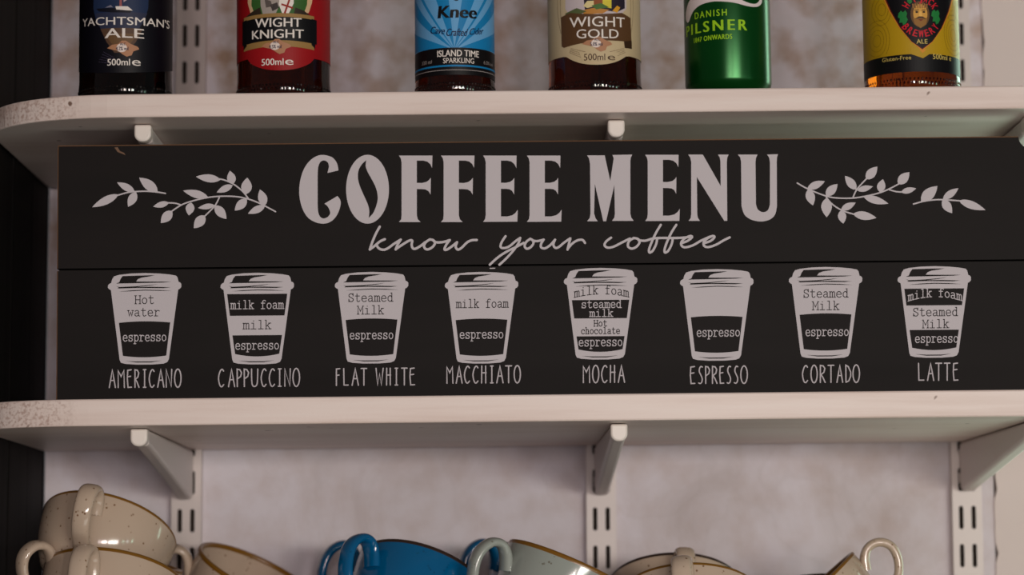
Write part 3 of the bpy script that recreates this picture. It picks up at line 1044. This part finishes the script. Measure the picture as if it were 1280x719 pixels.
def glass(b, m, H=.25, stip=True):
    R = b.R
    prof = [(0, .003), (R * .72, .002), (R * .86, 0), (R * .95, .0012), (R, .006), (R + .0004, .014), (R, .018), (R, H * .58), (R * .97, H * .64), (R * .80, H * .72),
            (R * .56, H * .79), (R * .44, H * .85), (R * .39, H * .93), (R * .40, H * .95), (R * .43, H * .955), (R * .43, H * .985), (R * .40, H), (0, H)]
    bm = bmesh.new()
    lathe(bm, prof, 72)
    if stip:                                  # moulded grip dots round the heel
        for row, n in ((.0085, 76), (.0112, 76)):
            for i in range(n):
                th = 2 * math.pi * (i + (.5 if row > .009 else 0)) / n
                mtx = Matrix.Rotation(th, 4, 'Z') @ Matrix.Translation((R + .0002, 0, row))
                bmesh.ops.create_icosphere(bm, subdivisions=1, radius=.00105, matrix=mtx @ Matrix.Diagonal((.7, .8, 1.1, 1)))
    bmesh.ops.recalc_face_normals(bm, faces=bm.faces)
    obj('glass_body', bm, m, b.t, smooth=50)
    bm = bmesh.new()
    lathe(bm, [(R * .44 + .0012, H * .985 - .004), (R * .44 + .0022, H * .985 - .0045), (R * .44 + .0006, H + .001), (R * .36, H + .0022), (0, H + .0026)], 42)
    obj('crown_cap', bm, 'foil', b.t, smooth=40)


def island(b, art, cx, cy, sc, lay, txt):
    """the little island outline with its strength mark"""
    pts = [(-20, 1), (-14, -3), (-6, -4), (-2, -8), (3, -8), (9, -4), (17, -1), (19, 2), (12, 5), (10, 10), (4, 12), (-1, 9), (-6, 5), (-14, 3)]
    art.poly(b.P([(cx + x * sc, cy + y * sc) for x, y in pts]), flat('island_tan', (172, 122, 90)), lay)
    art.poly(b.P([(cx - 2 + 6.5 * sc * math.cos(i * .449), cy + 1 + 5.5 * sc * math.sin(i * .449)) for i in range(14)]), flat('island_pale', (222, 205, 196)), lay + 1)
    b.text(art, 'ALC', cx - 4, cx + 3, cy - 2.2, cy - 5.5, flat('ink', (42, 34, 60)), lay + 2, .02)
    b.text(art, txt, cx - 9, cx + 6, cy + 4, cy - .5, 'ink', lay + 2, .02)


GRP = 'bottles on the upper shelf'
flat('white_ink', (226, 216, 208))
flat('navy', (8, 6, 15))
flat('black_ink', (10, 8, 11))
flat('gold_ink', (150, 116, 66))

# 1 navy label with a yacht ------------------------------------------------
b = Bottle(158, .0347, .028, 'ale_bottle', 'dark ale bottle with navy label showing a moored yacht, first from the left', 'bottle', GRP)
glass(b, 'black_glass')
art = Art()
vb = b.v(91)
b.wrap(art, -90, 91, 'navy', 0, shape=lambda x: vb + .004 * (1 - math.cos(x / b.R)) * 2)
art.poly(b.P([(126, -60), (194, -60), (192, 8), (188, 24), (180, 37), (136, 37), (128, 24), (124, 8)]), flat('dusk_blue', (30, 44, 74)), 1)
art.poly(b.P([(127, 15), (191, 15), (186, 27), (181, 36), (135, 36), (130, 27)]), flat('dusk_water', (44, 48, 70)), 2)
art.poly(b.P([(134, 35), (186, 35), (178, 52), (166, 66), (152, 66), (142, 52)]), flat('dusk_gold', (84, 60, 44)), 2)
art.poly(b.P([(140, 42), (180, 42), (172, 54), (160, 60), (148, 54)]), flat('dusk_light', (104, 76, 48)), 3)
art.poly(b.P([(128, 9), (150, 10), (174, 12), (171, 16), (150, 15.5), (132, 13)]), flat('hull', (14, 14, 26)), 3)
art.poly(b.P([(153, 8), (168, 8), (174, 13), (166, 13), (154, 12)]), 'white_ink', 4)
art.poly(b.P([(140, 9), (147, 6), (150, 9)]), flat('deck', (120, 116, 130)), 4)
art.poly(b.P([(158, -60), (160, -60), (161, 8), (158, 8)]), flat('mast_red', (150, 84, 84)), 4)
art.poly(b.P([(162, -40), (175, -6), (163, 3)]), flat('sail', (170, 150, 156)), 4)
b.text(art, "YACHTSMAN'S", 109, 214, 31.2, 21.2, 'white_ink', 6, .006, arc=.0022)
b.text(art, 'ALE', 140, 187, 47.2, 35.2, 'white_ink', 6, .018)
island(b, art, 163, 59, 1.0, 5, '4.2% vol')
b.text(art, '500ml', 143.5, 171, 81.8, 73.4, 'white_ink', 6, .012)
b.text(art, 'e', 173.5, 183.5, 81.8, 71.2, 'white_ink', 6, .006)
for i in range(5):
    art.stroke(b.P([(138 - i * 1.6, 64 + i * 3), (146, 69 + i * 2.5), (152 - i, 72 + i * 2)]), .0002, flat('faint_line', (74, 66, 92)), 4, False)
art.build('label', b.t, b.mapper(), .002)

# 2 red label with a knight ------------------------------------------------
b = Bottle(355, .0350, .028, 'ale_bottle', 'brown ale bottle with red label showing a knight and a red cross shield', 'bottle', GRP)
glass(b, 'brown_glass')
art = Art()
vs0, vc0 = b.v(73), b.v(88)
b.wrap(art, -90, 88, flat('label_red', (150, 16, 22)), 0,
       shape=lambda x: vs0 + (vc0 - vs0) * max(0, 1 - (abs(x) / .027) ** 2.2) + (0 if abs(x) < .027 else .0015))
art.poly(b.P([(312, -60), (396, -60), (394, 0), (390, 14), (376, 18), (336, 18), (318, 15), (314, 0)]), flat('halo', (206, 170, 130)), 1)
art.poly(b.P([(320, -60), (390, -60), (388, 4), (384, 16), (370, 19), (340, 19), (323, 15), (319, 4)]), flat('meadow', (52, 92, 40)), 2)
art.poly(b.P([(330, -20), (352, -20), (356, 4), (350, 17), (334, 18), (331, 6)]), flat('armour', (160, 148, 140)), 3)
art.poly(b.P([(336, -2), (344, 1), (346, 8), (338, 9)]), flat('armour_shade', (92, 82, 78)), 4)
art.poly(b.P([(343, 6), (352, 3), (354, 10), (346, 14)]), flat('armour_dark', (64, 56, 54)), 4)
art.poly(b.P([(356, -14), (372, -14), (372, 4), (366, 17), (358, 17), (354, 6)]), 'white_ink', 4)
art.stroke(b.P([(368, -4), (361, 17)]), .0014, flat('cross_red', (146, 38, 24)), 5, False)
art.stroke(b.P([(357, 5.5), (371, 10)]), .0014, 'cross_red', 5, False)
art.poly(b.P([(306, 21), (320, 12), (330, 8), (332, 17), (318, 20)]), flat('thatch', (48, 36, 26)), 3)
art.poly(b.P([(374, 9), (384, 12), (396, 20), (384, 20), (372, 17)]), 'thatch', 3)


def banner(b, y, xs0, xs1, drop_):
    return [(b.u(x), b.v(y) - drop_ * ((x - (xs0 + xs1) / 2) / ((xs1 - xs0) / 2)) ** 2) for x in [xs0 + (xs1 - xs0) * i / 12 for i in range(13)]]


art.poly(banner(b, 16.5, 309, 396, .0006) + list(reversed(banner(b, 58, 309, 396, .0012))), 'gold_ink', 5)
art.poly(banner(b, 21.2, 307, 399, .0006) + list(reversed(banner(b, 50.5, 307, 399, .0012))), 'black_ink', 6)
art.poly(b.P([(307, 22), (313, 21), (313, 54), (309, 58)]), 'black_ink', 6)
art.poly(b.P([(393, 21), (399, 22), (397, 58), (393, 54)]), 'black_ink', 6)
b.text(art, 'WIGHT', 324.5, 381, 33.6, 22.4, 'white_ink', 8, .014, arc=.0004)
b.text(art, 'KNIGHT', 320.5, 383.5, 47.6, 36.6, 'white_ink', 8, .014, arc=.0004)
island(b, art, 351, 56.5, .95, 7, '4.5% vol')
b.text(art, '500ml', 332.5, 359.5, 81.4, 73, 'white_ink', 8, .012)
b.text(art, 'e', 361.5, 371.5, 81.2, 71.4, 'white_ink', 8, .006)
art.build('label', b.t, b.mapper(), .002)

# 3 blue rayed label -------------------------------------------------------
b = Bottle(569, .0297, .028, 'cider_bottle', 'small brown cider bottle with sky blue sunray label and black band', 'bottle', GRP)
glass(b, 'brown_glass', .225)
art = Art()
b.wrap(art, -60, 62, flat('sky_blue', (98, 158, 204)))
b.wrap(art, 59.5, 93.5, 'black_ink', 2)
ox, oy = 571.5, 62.0
for cen in (7.3, 31, 56, 77.5, 100, 124, 150, 172.7):
    a0, a1 = R_(cen - 5.6), R_(cen + 5.6)
    pts = []
    for a, rr in ((a0, 3), (a0, 170), (a1, 170), (a1, 3)):
        x, y = math.cos(a) * rr, -math.sin(a) * rr
        pts.append((.00058 * x * 1.0, b.v(oy) - .00058 * y))
    pts = [(max(-.052, min(.052, x)), min(y, b.v(-60))) for x, y in pts]
    art.poly(pts, flat('ray_blue', (16, 120, 176)), 1)
art.poly([(x, y) for x, y in [(-.06, b.v(59.5)), (.06, b.v(59.5)), (.06, b.v(93.5)), (-.06, b.v(93.5))]], 'black_ink', 2)
b.text(art, 'Knee', 549.5, 596.5, 22.2, 6.6, 'black_ink', 4, .036, .1)
art.disc((b.u(572), b.v(-3)), .0026, 'black_ink', 4)
for ch, x0, x1, yb, yt, slope in (('Cave', 540, 557.5, 41.4, 32.4, -.14), ('Crafted', 559.5, 586, 45.0, 35.6, 0), ('Cider', 588, 605, 41.6, 33.4, .16)):
    b.text(art, ch, x0, x1, yb, yt, flat('navy_script', (10, 24, 64)), 4, .012, .4, slope=slope)
b.text(art, 'ISLAND TIME', 548, 599, 70.4, 62.4, 'white_ink', 4, .012)
b.text(art, 'SPARKLING', 555, 593, 78.8, 72.2, 'white_ink', 4, .004)
b.text(art, '330 ml', 528.5, 541, 77.6, 73, flat('grey_ink', (150, 142, 140)), 4, .0)
b.text(art, '6.0% vol', 605, 616, 77.6, 73, 'grey_ink', 4, .0)
for y, w, m in ((82.2, .0013, 'ray_blue'), (87.4, .0005, 'grey_ink')):
    art.stroke([(-.056 + .112 * i / 40, b.v(y)) for i in range(41)], w, m, 4, False)
art.build('label', b.t, b.mapper(), .002)

# 4 cream and gold label ---------------------------------------------------
b = Bottle(743.5, .0348, .028, 'ale_bottle', 'brown ale bottle with cream label and wide brown ribbon banner', 'bottle', GRP)
glass(b, 'brown_glass')
art = Art()
vs1, vc1 = b.v(67.5), b.v(81)
b.wrap(art, -90, 81, flat('cream_paper', (192, 172, 136)), 0,
       shape=lambda x: vs1 + (vc1 - vs1) * max(0, 1 - (abs(x) / .0245) ** 2.2))
art.poly(b.P([(708, -60), (784, -60), (782, 8), (774, 18), (712, 18), (706, 8)]), flat('lilac_sky', (190, 176, 178)), 1)
art.poly(b.P([(724, -50), (780, -50), (780, 8), (770, 14), (730, 12)]), flat('dark_plum', (40, 32, 44)), 2)
art.poly(b.P([(740, -20), (753, -20), (752, 5), (741, 6)]), flat('rust', (136, 72, 30)), 3)
art.poly(b.P([(752, -20), (763, -20), (763, 10), (752, 9)]), flat('lemon', (206, 190, 60)), 3)
art.poly(b.P([(728, 7), (733, 1), (741, 1), (741, 8), (733, 10)]), flat('straw', (214, 196, 140)), 3)
art.poly(b.P([(738, 7), (750, 4), (760, 9), (744, 12)]), flat('moss', (70, 104, 46)), 4)
art.poly(b.P([(724, 13), (740, 10), (760, 12), (752, 17), (730, 18)]), flat('ochre', (180, 122, 52)), 4)
art.poly(b.P([(764, 13), (770, 6), (774, 8), (770, 15)]), flat('amber_ink', (208, 148, 40)), 4)
art.poly(b.P([(706, 14), (720, 9), (732, 14), (720, 19), (708, 18)]), flat('olive', (82, 92, 56)), 4)
art.poly([(b.u(x), b.v(y)) for x, y in ((701, 17.5), (712, 14), (724, 16.5), (744, 18), (764, 16.5), (776, 14.5), (787, 19), (788, 57.5), (779, 58), (778, 50), (760, 50.5), (740, 52), (718, 54.5), (704, 56.5), (701.5, 54))],
         flat('ribbon_brown', (86, 58, 34)), 5)
art.poly(b.P([(778, 50), (788, 47), (788, 57.5), (779, 58)]), flat('ribbon_dark', (54, 36, 22)), 6)
b.text(art, 'WIGHT', 711.5, 779, 33.2, 20.6, 'white_ink', 8, .006, arc=.0004)
b.text(art, 'GOLD', 719.5, 771, 47.8, 36.4, 'white_ink', 8, .006, arc=.0004)
island(b, art, 745, 53.5, .95, 7, '5.0% vol')
for i in range(4):
    art.stroke(b.P([(712 - i * .6 + t * (66 + i * 1.2), 58.5 + 1.6 * i + (8 + i * 1.6) * math.sin(math.pi * t)) for t in [j / 12 for j in range(13)]]), .00025, flat('ring_brown', (104, 80, 58)), 3, False)
art.poly(b.P([(722, 64.5), (772, 64.5), (766, 76), (726, 76)]), 'cream_paper', 4)
b.text(art, '500ml', 728, 754, 75.4, 67, flat('brown_ink', (70, 46, 32)), 6, .004)
b.text(art, 'e', 757, 766.5, 75, 66.4, 'brown_ink', 6, .0)
for sx, xa in ((-1, 697), (1, 791)):
    art.stroke(b.P([(xa, -40), (xa - sx * .0, 10), (xa + sx * -1.5, 26), (xa - sx * 3.5, 38)]), .0003, 'ring_brown', 2, False)
    art.stroke(b.P([(xa - sx * 3, -40), (xa - sx * 3.2, 10), (xa - sx * 4, 24), (xa - sx * 5, 30)]), .0003, 'ring_brown', 2, False)
art.build('label', b.t, b.mapper(), .002)

# 5 green can --------------------------------------------------------------
b = Bottle(910, .0325, .026, 'drinks_can', 'shiny green drinks can with yellow-green PILSNER lettering and white swash', 'can')
R = b.R
bm = bmesh.new()
lathe(bm, [(0, .006), (.018, .0045), (.0225, 0), (.0245, 0), (.0262, .002), (.0300, .0075), (.0318, .0105), (R, .0135), (R, .150), (.0315, .154), (.0268, .163), (.0266, .1645), (.0262, .1645)], 96)
obj('can_body', bm, 'can_green', b.t, smooth=40)
bm = bmesh.new()
lathe(bm, [(.0262, .163), (.0272, .1635), (.0272, .1665), (.0264, .1665), (.0250, .1620), (.0, .1624)], 64)
obj('can_lid', bm, 'alu', b.t, smooth=40)
art = Art()
flat('lime', (150, 196, 30), .35)
b.text(art, 'DANISH', 866.5, 904.5, 19.2, 10.8, 'lime', 1, .012, space=1.35)
b.text(art, 'PILSNER', 857.2, 929.5, 37.4, 24.0, 'lime', 1, .03, space=1.35)
b.text(art, '1847 ONWARDS', 865.0, 910.5, 48.6, 42.4, 'lime', 1, .02, space=1.12)
sw = [(859.5, 20), (857, 16), (857, 6), (862, -8), (880, -16), (900, -9), (915, -4), (930, 2), (941, 3), (947, -2), (947, -8), (949, -9), (951, -2), (947, 4.5), (940, 7), (930, 6.8), (915, 3.6), (900, 1.6),
      (886, .8), (872, 3.2), (864, 9.5)]
art.poly(catmull(b.P(sw), 4, True), flat('can_white', (214, 200, 200), .35), 1)
art.build('printed_lettering', b.t, b.mapper(base=.0001), .002)

# 6 yellow label with a black shield --------------------------------------
b = Bottle(1139.5, .0357, .028, 'ale_bottle', 'amber ale bottle with yellow label and black pointed shield, nearest the right upright', 'bottle', GRP)
glass(b, 'amber_glass')
art = Art()
b.wrap(art, -90, 72, flat('label_yellow', (176, 140, 18)))
b.wrap(art, 67.5, 89.5, 'black_ink', 1)
art.poly(b.P([(1129, 67.5), (1143.5, 72 + 1), (1152, 67.5), (1152, 60), (1129, 60)]), 'label_yellow', 2)
flat('orange_ink', (206, 134, 36))
art.poly(b.P([(1139, 62), (1143.3, 66.5), (1148, 62)]), 'orange_ink', 3)


def shield(w):
    s = 1143 
    L = [(-42 - w, -46), (-43 - w, -20), (-42 - w, -4), (-36.5 - w * .9, 12), (-26 - w * .7, 34), (-13 - w * .5, 52), (0, 62 + w * 1.1)]
    return [(s + x, y) for x, y in L] + [(s - x, y) for x, y in reversed(L[:-1])]


art.poly(b.P(shield(1.6)), 'orange_ink', 3)
art.poly(b.P(shield(.0)), flat('shield_red', (90, 16, 20)), 4)
art.poly(b.P(shield(-1.4)), 'black_ink', 5)
# bearded face in the middle of the shield
fx, fy = 1141.5, 18.5
E2 = lambda cx, cy, rx, ry, n=22: b.P([(cx + rx * math.cos(2 * math.pi * i / n), cy + ry * math.sin(2 * math.pi * i / n)) for i in range(n)])
art.poly(E2(fx, fy - .5, 11.8, 16.5), flat('hair_brown', (98, 66, 32)), 6)
art.poly(E2(fx + .3, fy - 1, 8.8, 12), flat('face_tan', (206, 152, 66)), 7)
art.poly(b.P([(fx - 9, fy + 4), (fx - 4, fy + 5), (fx, fy + 4), (fx + 4, fy + 5), (fx + 9, fy + 4), (fx + 7, fy + 12), (fx, fy + 17), (fx - 7, fy + 12)]), flat('beard', (142, 98, 42)), 8)
art.poly(b.P([(fx - 7, fy + 5.5), (fx - 2, fy + 2.4), (fx + 3, fy + 2.4), (fx + 8, fy + 5.5), (fx, fy + 4.8)]), flat('moustache', (78, 52, 28)), 9)
art.poly(b.P([(fx - 3, fy + 6), (fx + 4, fy + 6), (fx + .5, fy + 8)]), flat('lip', (110, 28, 18)), 9)
art.poly(b.P([(fx - .8, fy - 4), (fx + 1.6, fy - 4), (fx + 2.6, fy + 2), (fx - 1.8, fy + 2)]), flat('nose', (226, 174, 86)), 8)
for sx in (-4, 4.6):
    art.poly(E2(fx + sx, fy - 3.2, 1.9, 1.2, 10), flat('eye_dark', (40, 24, 14)), 9)
    art.stroke(b.P([(fx + sx - 2.6, fy - 5.4), (fx + sx + 2.4, fy - 5.8)]), .0006, 'moustache', 9, False)
for k in range(7):
    art.stroke(b.P([(fx - 8 + k * 2.7, fy - 8.5), (fx - 8.6 + k * 2.9, fy - 13)]), .0010, flat('hair_light', (150, 104, 50)), 8)


def hop(cx, cy):
    art.poly(b.P([(cx - 5, cy - 6), (cx - 2, cy - 9), (cx, cy - 6.5), (cx + 3, cy - 9), (cx + 5, cy - 5), (cx + 4, cy - 1), (cx + 5.6, cy + 3), (cx + 3, cy + 8), (cx, cy + 9.5),
                  (cx - 1, cy + 6), (cx - 4.6, cy + 6), (cx - 3.6, cy + 1), (cx - 6, cy - 1)]), flat('hop_green', (30, 116, 54)), 6)


hop(1120.8, 21.5); hop(1161.5, 20.5)
art.poly(b.P([(1126, -3), (1131, -6), (1132, 3), (1129, 5), (1126.5, 2)]), 'hop_green', 6)
flat('red_ink', (196, 22, 40))
for word, r, sgn, a0, a1 in (('H PJACK', 21.5, 1, 143, 33), ('BREWERY', 22.5, -1, 216, 324)):
    n = len(word)
    for i, ch in enumerate(word):
        if ch == ' ':
            continue
        a = R_(a0 + (a1 - a0) * i / (n - 1))
        V, F = text_mesh(ch)
        w, h = 4.6 if ch != 'W' else 6.4, 8.6
        pts = []
        for p_, q_ in V:
            lx, ly = (p_ - .5) * w, (q_ - .5) * h * sgn
            if sgn < 0:
                lx = -lx
            # baseline tangent follows the circle
            rr = r + ly
            aa = a - lx / r
            pts.append((1142 + rr * math.cos(aa), 19.5 - rr * math.sin(aa) * 1.02))
        for dx_ in (-.35, 0, .35):
            art.tris(b.P([(px_ + dx_, py_) for px_, py_ in pts]), F, 'red_ink', 7)
b.text(art, 'ALE', 1136, 1149.5, 54.8, 49.2, flat('pale_gold', (202, 178, 96)), 7, .01)
b.text(art, 'Gluten-Free', 1096, 1129, 74, 69, 'pale_gold', 4, .002)
b.text(art, '500ml e', 1156, 1181, 73.6, 67, 'pale_gold', 4, .006)
for cx, cy, r0, k in ((1091, 46, 5, 4), (1097, 8, 5, 3), (1186, 40, 5, 4), (1184, 4, 4, 3)):
    for j in range(k):
        pts = [(cx + (r0 + 4 * j) * .8 * math.cos(2 * math.pi * i / 24), cy + (r0 + 4 * j) * 1.5 * math.sin(2 * math.pi * i / 24)) for i in range(25)]
        pts = [p for p in pts if 1083 < p[0] < 1196 and p[1] < 66]
        if len(pts) > 3:
            seg = [pts[0]]
            for p in pts[1:] + [None]:
                if p is None or math.hypot(p[0] - seg[-1][0], p[1] - seg[-1][1]) > 12:
                    if len(seg) > 2:
                        art.stroke(b.P(seg), .00028, flat('ring_olive', (120, 92, 14)), 1, False)
                    seg = [p]
                else:
                    seg.append(p)
art.build('label', b.t, b.mapper(), .002)


# ------------------------------------------------------------------ cups on the low shelf
def cup_meshes(R=.053, H=.062):
    k, h = R / .053, H / .062
    outer = [(.0, .0015), (.021, .0015), (.0225, 0), (.0245, .0004), (.0255, .003), (.0265, .0055), (.034, .010), (.0415, .0175), (.0468, .027), (.0502, .038), (.0520, .049), (.0527, .0570), (.0528, .0595)]
    inner = [(.0492, .0595), (.0486, .050), (.0462, .038), (.0415, .0265), (.0345, .0170), (.0240, .0105), (.0, .0085)]
    bm = bmesh.new()
    lathe(bm, [(r * k, z * h) for r, z in outer + inner], 80)
    rim = [(.0528, .0595), (.0530, .0607), (.0525, .0618), (.0510, .0622), (.0496, .0616), (.0491, .0606), (.0492, .0595)]
    bm2 = bmesh.new()
    lathe(bm2, [(r * k, z * h) for r, z in rim], 80)
    # strap handle: rises from below the rim, loops out and returns to the foot
    path = catmull([(R - .0025, H - .0190), (R + .0030, H - .0110), (R + .0095, H - .0070), (R + .0172, H - .0082), (R + .0228, H - .0145), (R + .0236, H - .0230),
                    (R + .0185, H - .0340), (R + .0080, H - .0425), (R - .0150, H - .0480)], 6)
    path = [(r, H + (z - H) * h) for r, z in path]
    bm3 = bmesh.new()
    rings = []
    n = len(path)
    for i, (r, z) in enumerate(path):
        a = path[max(0, i - 1)]; c_ = path[min(n - 1, i + 1)]
        t = Vector((c_[0] - a[0], c_[1] - a[1])).normalized()
        nr = Vector((-t.y, t.x))
        wid = .0080 - .0012 * (i / n)
        th = .0035 + .0008 * max(0, 1 - i / (n * .25))
        ring = []
        for j in range(16):
            an = 2 * math.pi * j / 16
            ca, sa = math.cos(an), math.sin(an)
            ca = math.copysign(abs(ca) ** .75, ca)
            sa = math.copysign(abs(sa) ** .9, sa)
            ring.append(bm3.verts.new((ca * wid, -(r + nr.x * sa * th), z + nr.y * sa * th)))
        rings.append(ring)
    for p, q in zip(rings, rings[1:]):
        for j in range(16):
            bm3.faces.new((p[j], p[(j + 1) % 16], q[(j + 1) % 16], q[j]))
    bm3.faces.new(rings[0]); bm3.faces.new(list(reversed(rings[-1])))
    bmesh.ops.recalc_face_normals(bm3, faces=bm3.faces)
    return bm, bm2, bm3


def make_cup(label, glaze, rimm, cx, cy, Y, lean, roll, az, group, R=.053, H=.062, fit=True):
    """rim centre seen at pixel (cx, cy) at distance Y; lean back, roll clockwise, handle turned az from the front"""
    rot = Matrix.Rotation(R_(roll), 3, 'Y') @ Matrix.Rotation(R_(-lean), 3, 'X') @ Matrix.Rotation(R_(az), 3, 'Z')
    rim_c = at(cx, cy, Y)
    if fit:                                   # depth of the bowl that lets it rest on the shelf
        best = None
        for i in range(48, 88):
            h_ = i / 1000.0
            q = rim_c - rot @ Vector((0, 0, h_))
            tmp = cup_meshes(R, h_)
            gap = min((q + rot @ v.co).z - top_z(S_LOW, (q + rot @ v.co).x) for v in tmp[0].verts)
            for m_ in tmp:
                m_.free()
            if gap > .0002 and (best is None or gap < best[0]):
                best = (gap, h_)
        if best:
            H = best[1]
    p = rim_c - rot @ Vector((0, 0, H))
    t = thing('coffee_cup', label, 'cup', p, rot, group)
    a, r, h = cup_meshes(R, H)
    obj('bowl', a, glaze, t, smooth=50)
    obj('rim', r, rimm, t, smooth=60)
    obj('handle', h, glaze, t, smooth=60)
    return t


G = 'coffee cups heaped on the lower shelf'
make_cup('cream speckled cup on top of the left stack, handle towards the front', 'cream', 'gold_rim', 138, 659, 1.985, 28, 14, -9, G, fit=False)
make_cup('cream speckled cup in the left stack, middle one, handle out to the left', 'cream', 'gold_rim', 146, 692, 1.975, -1, 15, -52, G, .0525, fit=False)
make_cup('cream speckled cup at the front of the left stack, lowest, brown rim arching', 'cream', 'gold_rim', 144, 722, 1.965, 24, 7, -12, G, .0545)
make_cup('cream speckled cup tipped open to the right of the left stack', 'cream', 'gold_rim', 324, 717, 2.07, -12, 27, -80, G)
make_cup('bright blue cup with dark rim, handle curling at its left', 'blue', 'dark_rim', 530, 721, 1.99, 27, 20, -50, G)
make_cup('blue cup behind the bright blue cup, only its handle showing at left', 'blue', 'dark_rim', 526, 718, 2.10, 6, 28, -72, G)
make_cup('grey-green speckled cup with gold rim sloping down to the right', 'grey', 'gold_rim', 717, 710, 1.95, 6, 24, -66, G)
make_cup('blue cup behind the grey-green cup, its handle showing at left', 'blue', 'dark_rim', 700, 715, 2.09, 4, 28, -72, G)
make_cup('cream cup in front of the pair right of the middle upright', 'cream', 'gold_rim', 862, 745, 1.93, 28, 1, -9, G)
make_cup('cream cup behind the pair right of the middle upright, darker rim', 'cream', 'dark_rim', 842, 730, 2.06, 28, 1, 3, G)
make_cup('cream cup tipped steeply, round handle raised at its right, furthest right', 'cream', 'gold_rim', 1003, 749, 1.97, 3, -43, 86, G)
make_cup('cream cup behind the tipped right cup, only its rim top showing', 'cream', 'dark_rim', 1034, 745, 2.09, 20, 3, 40, G)
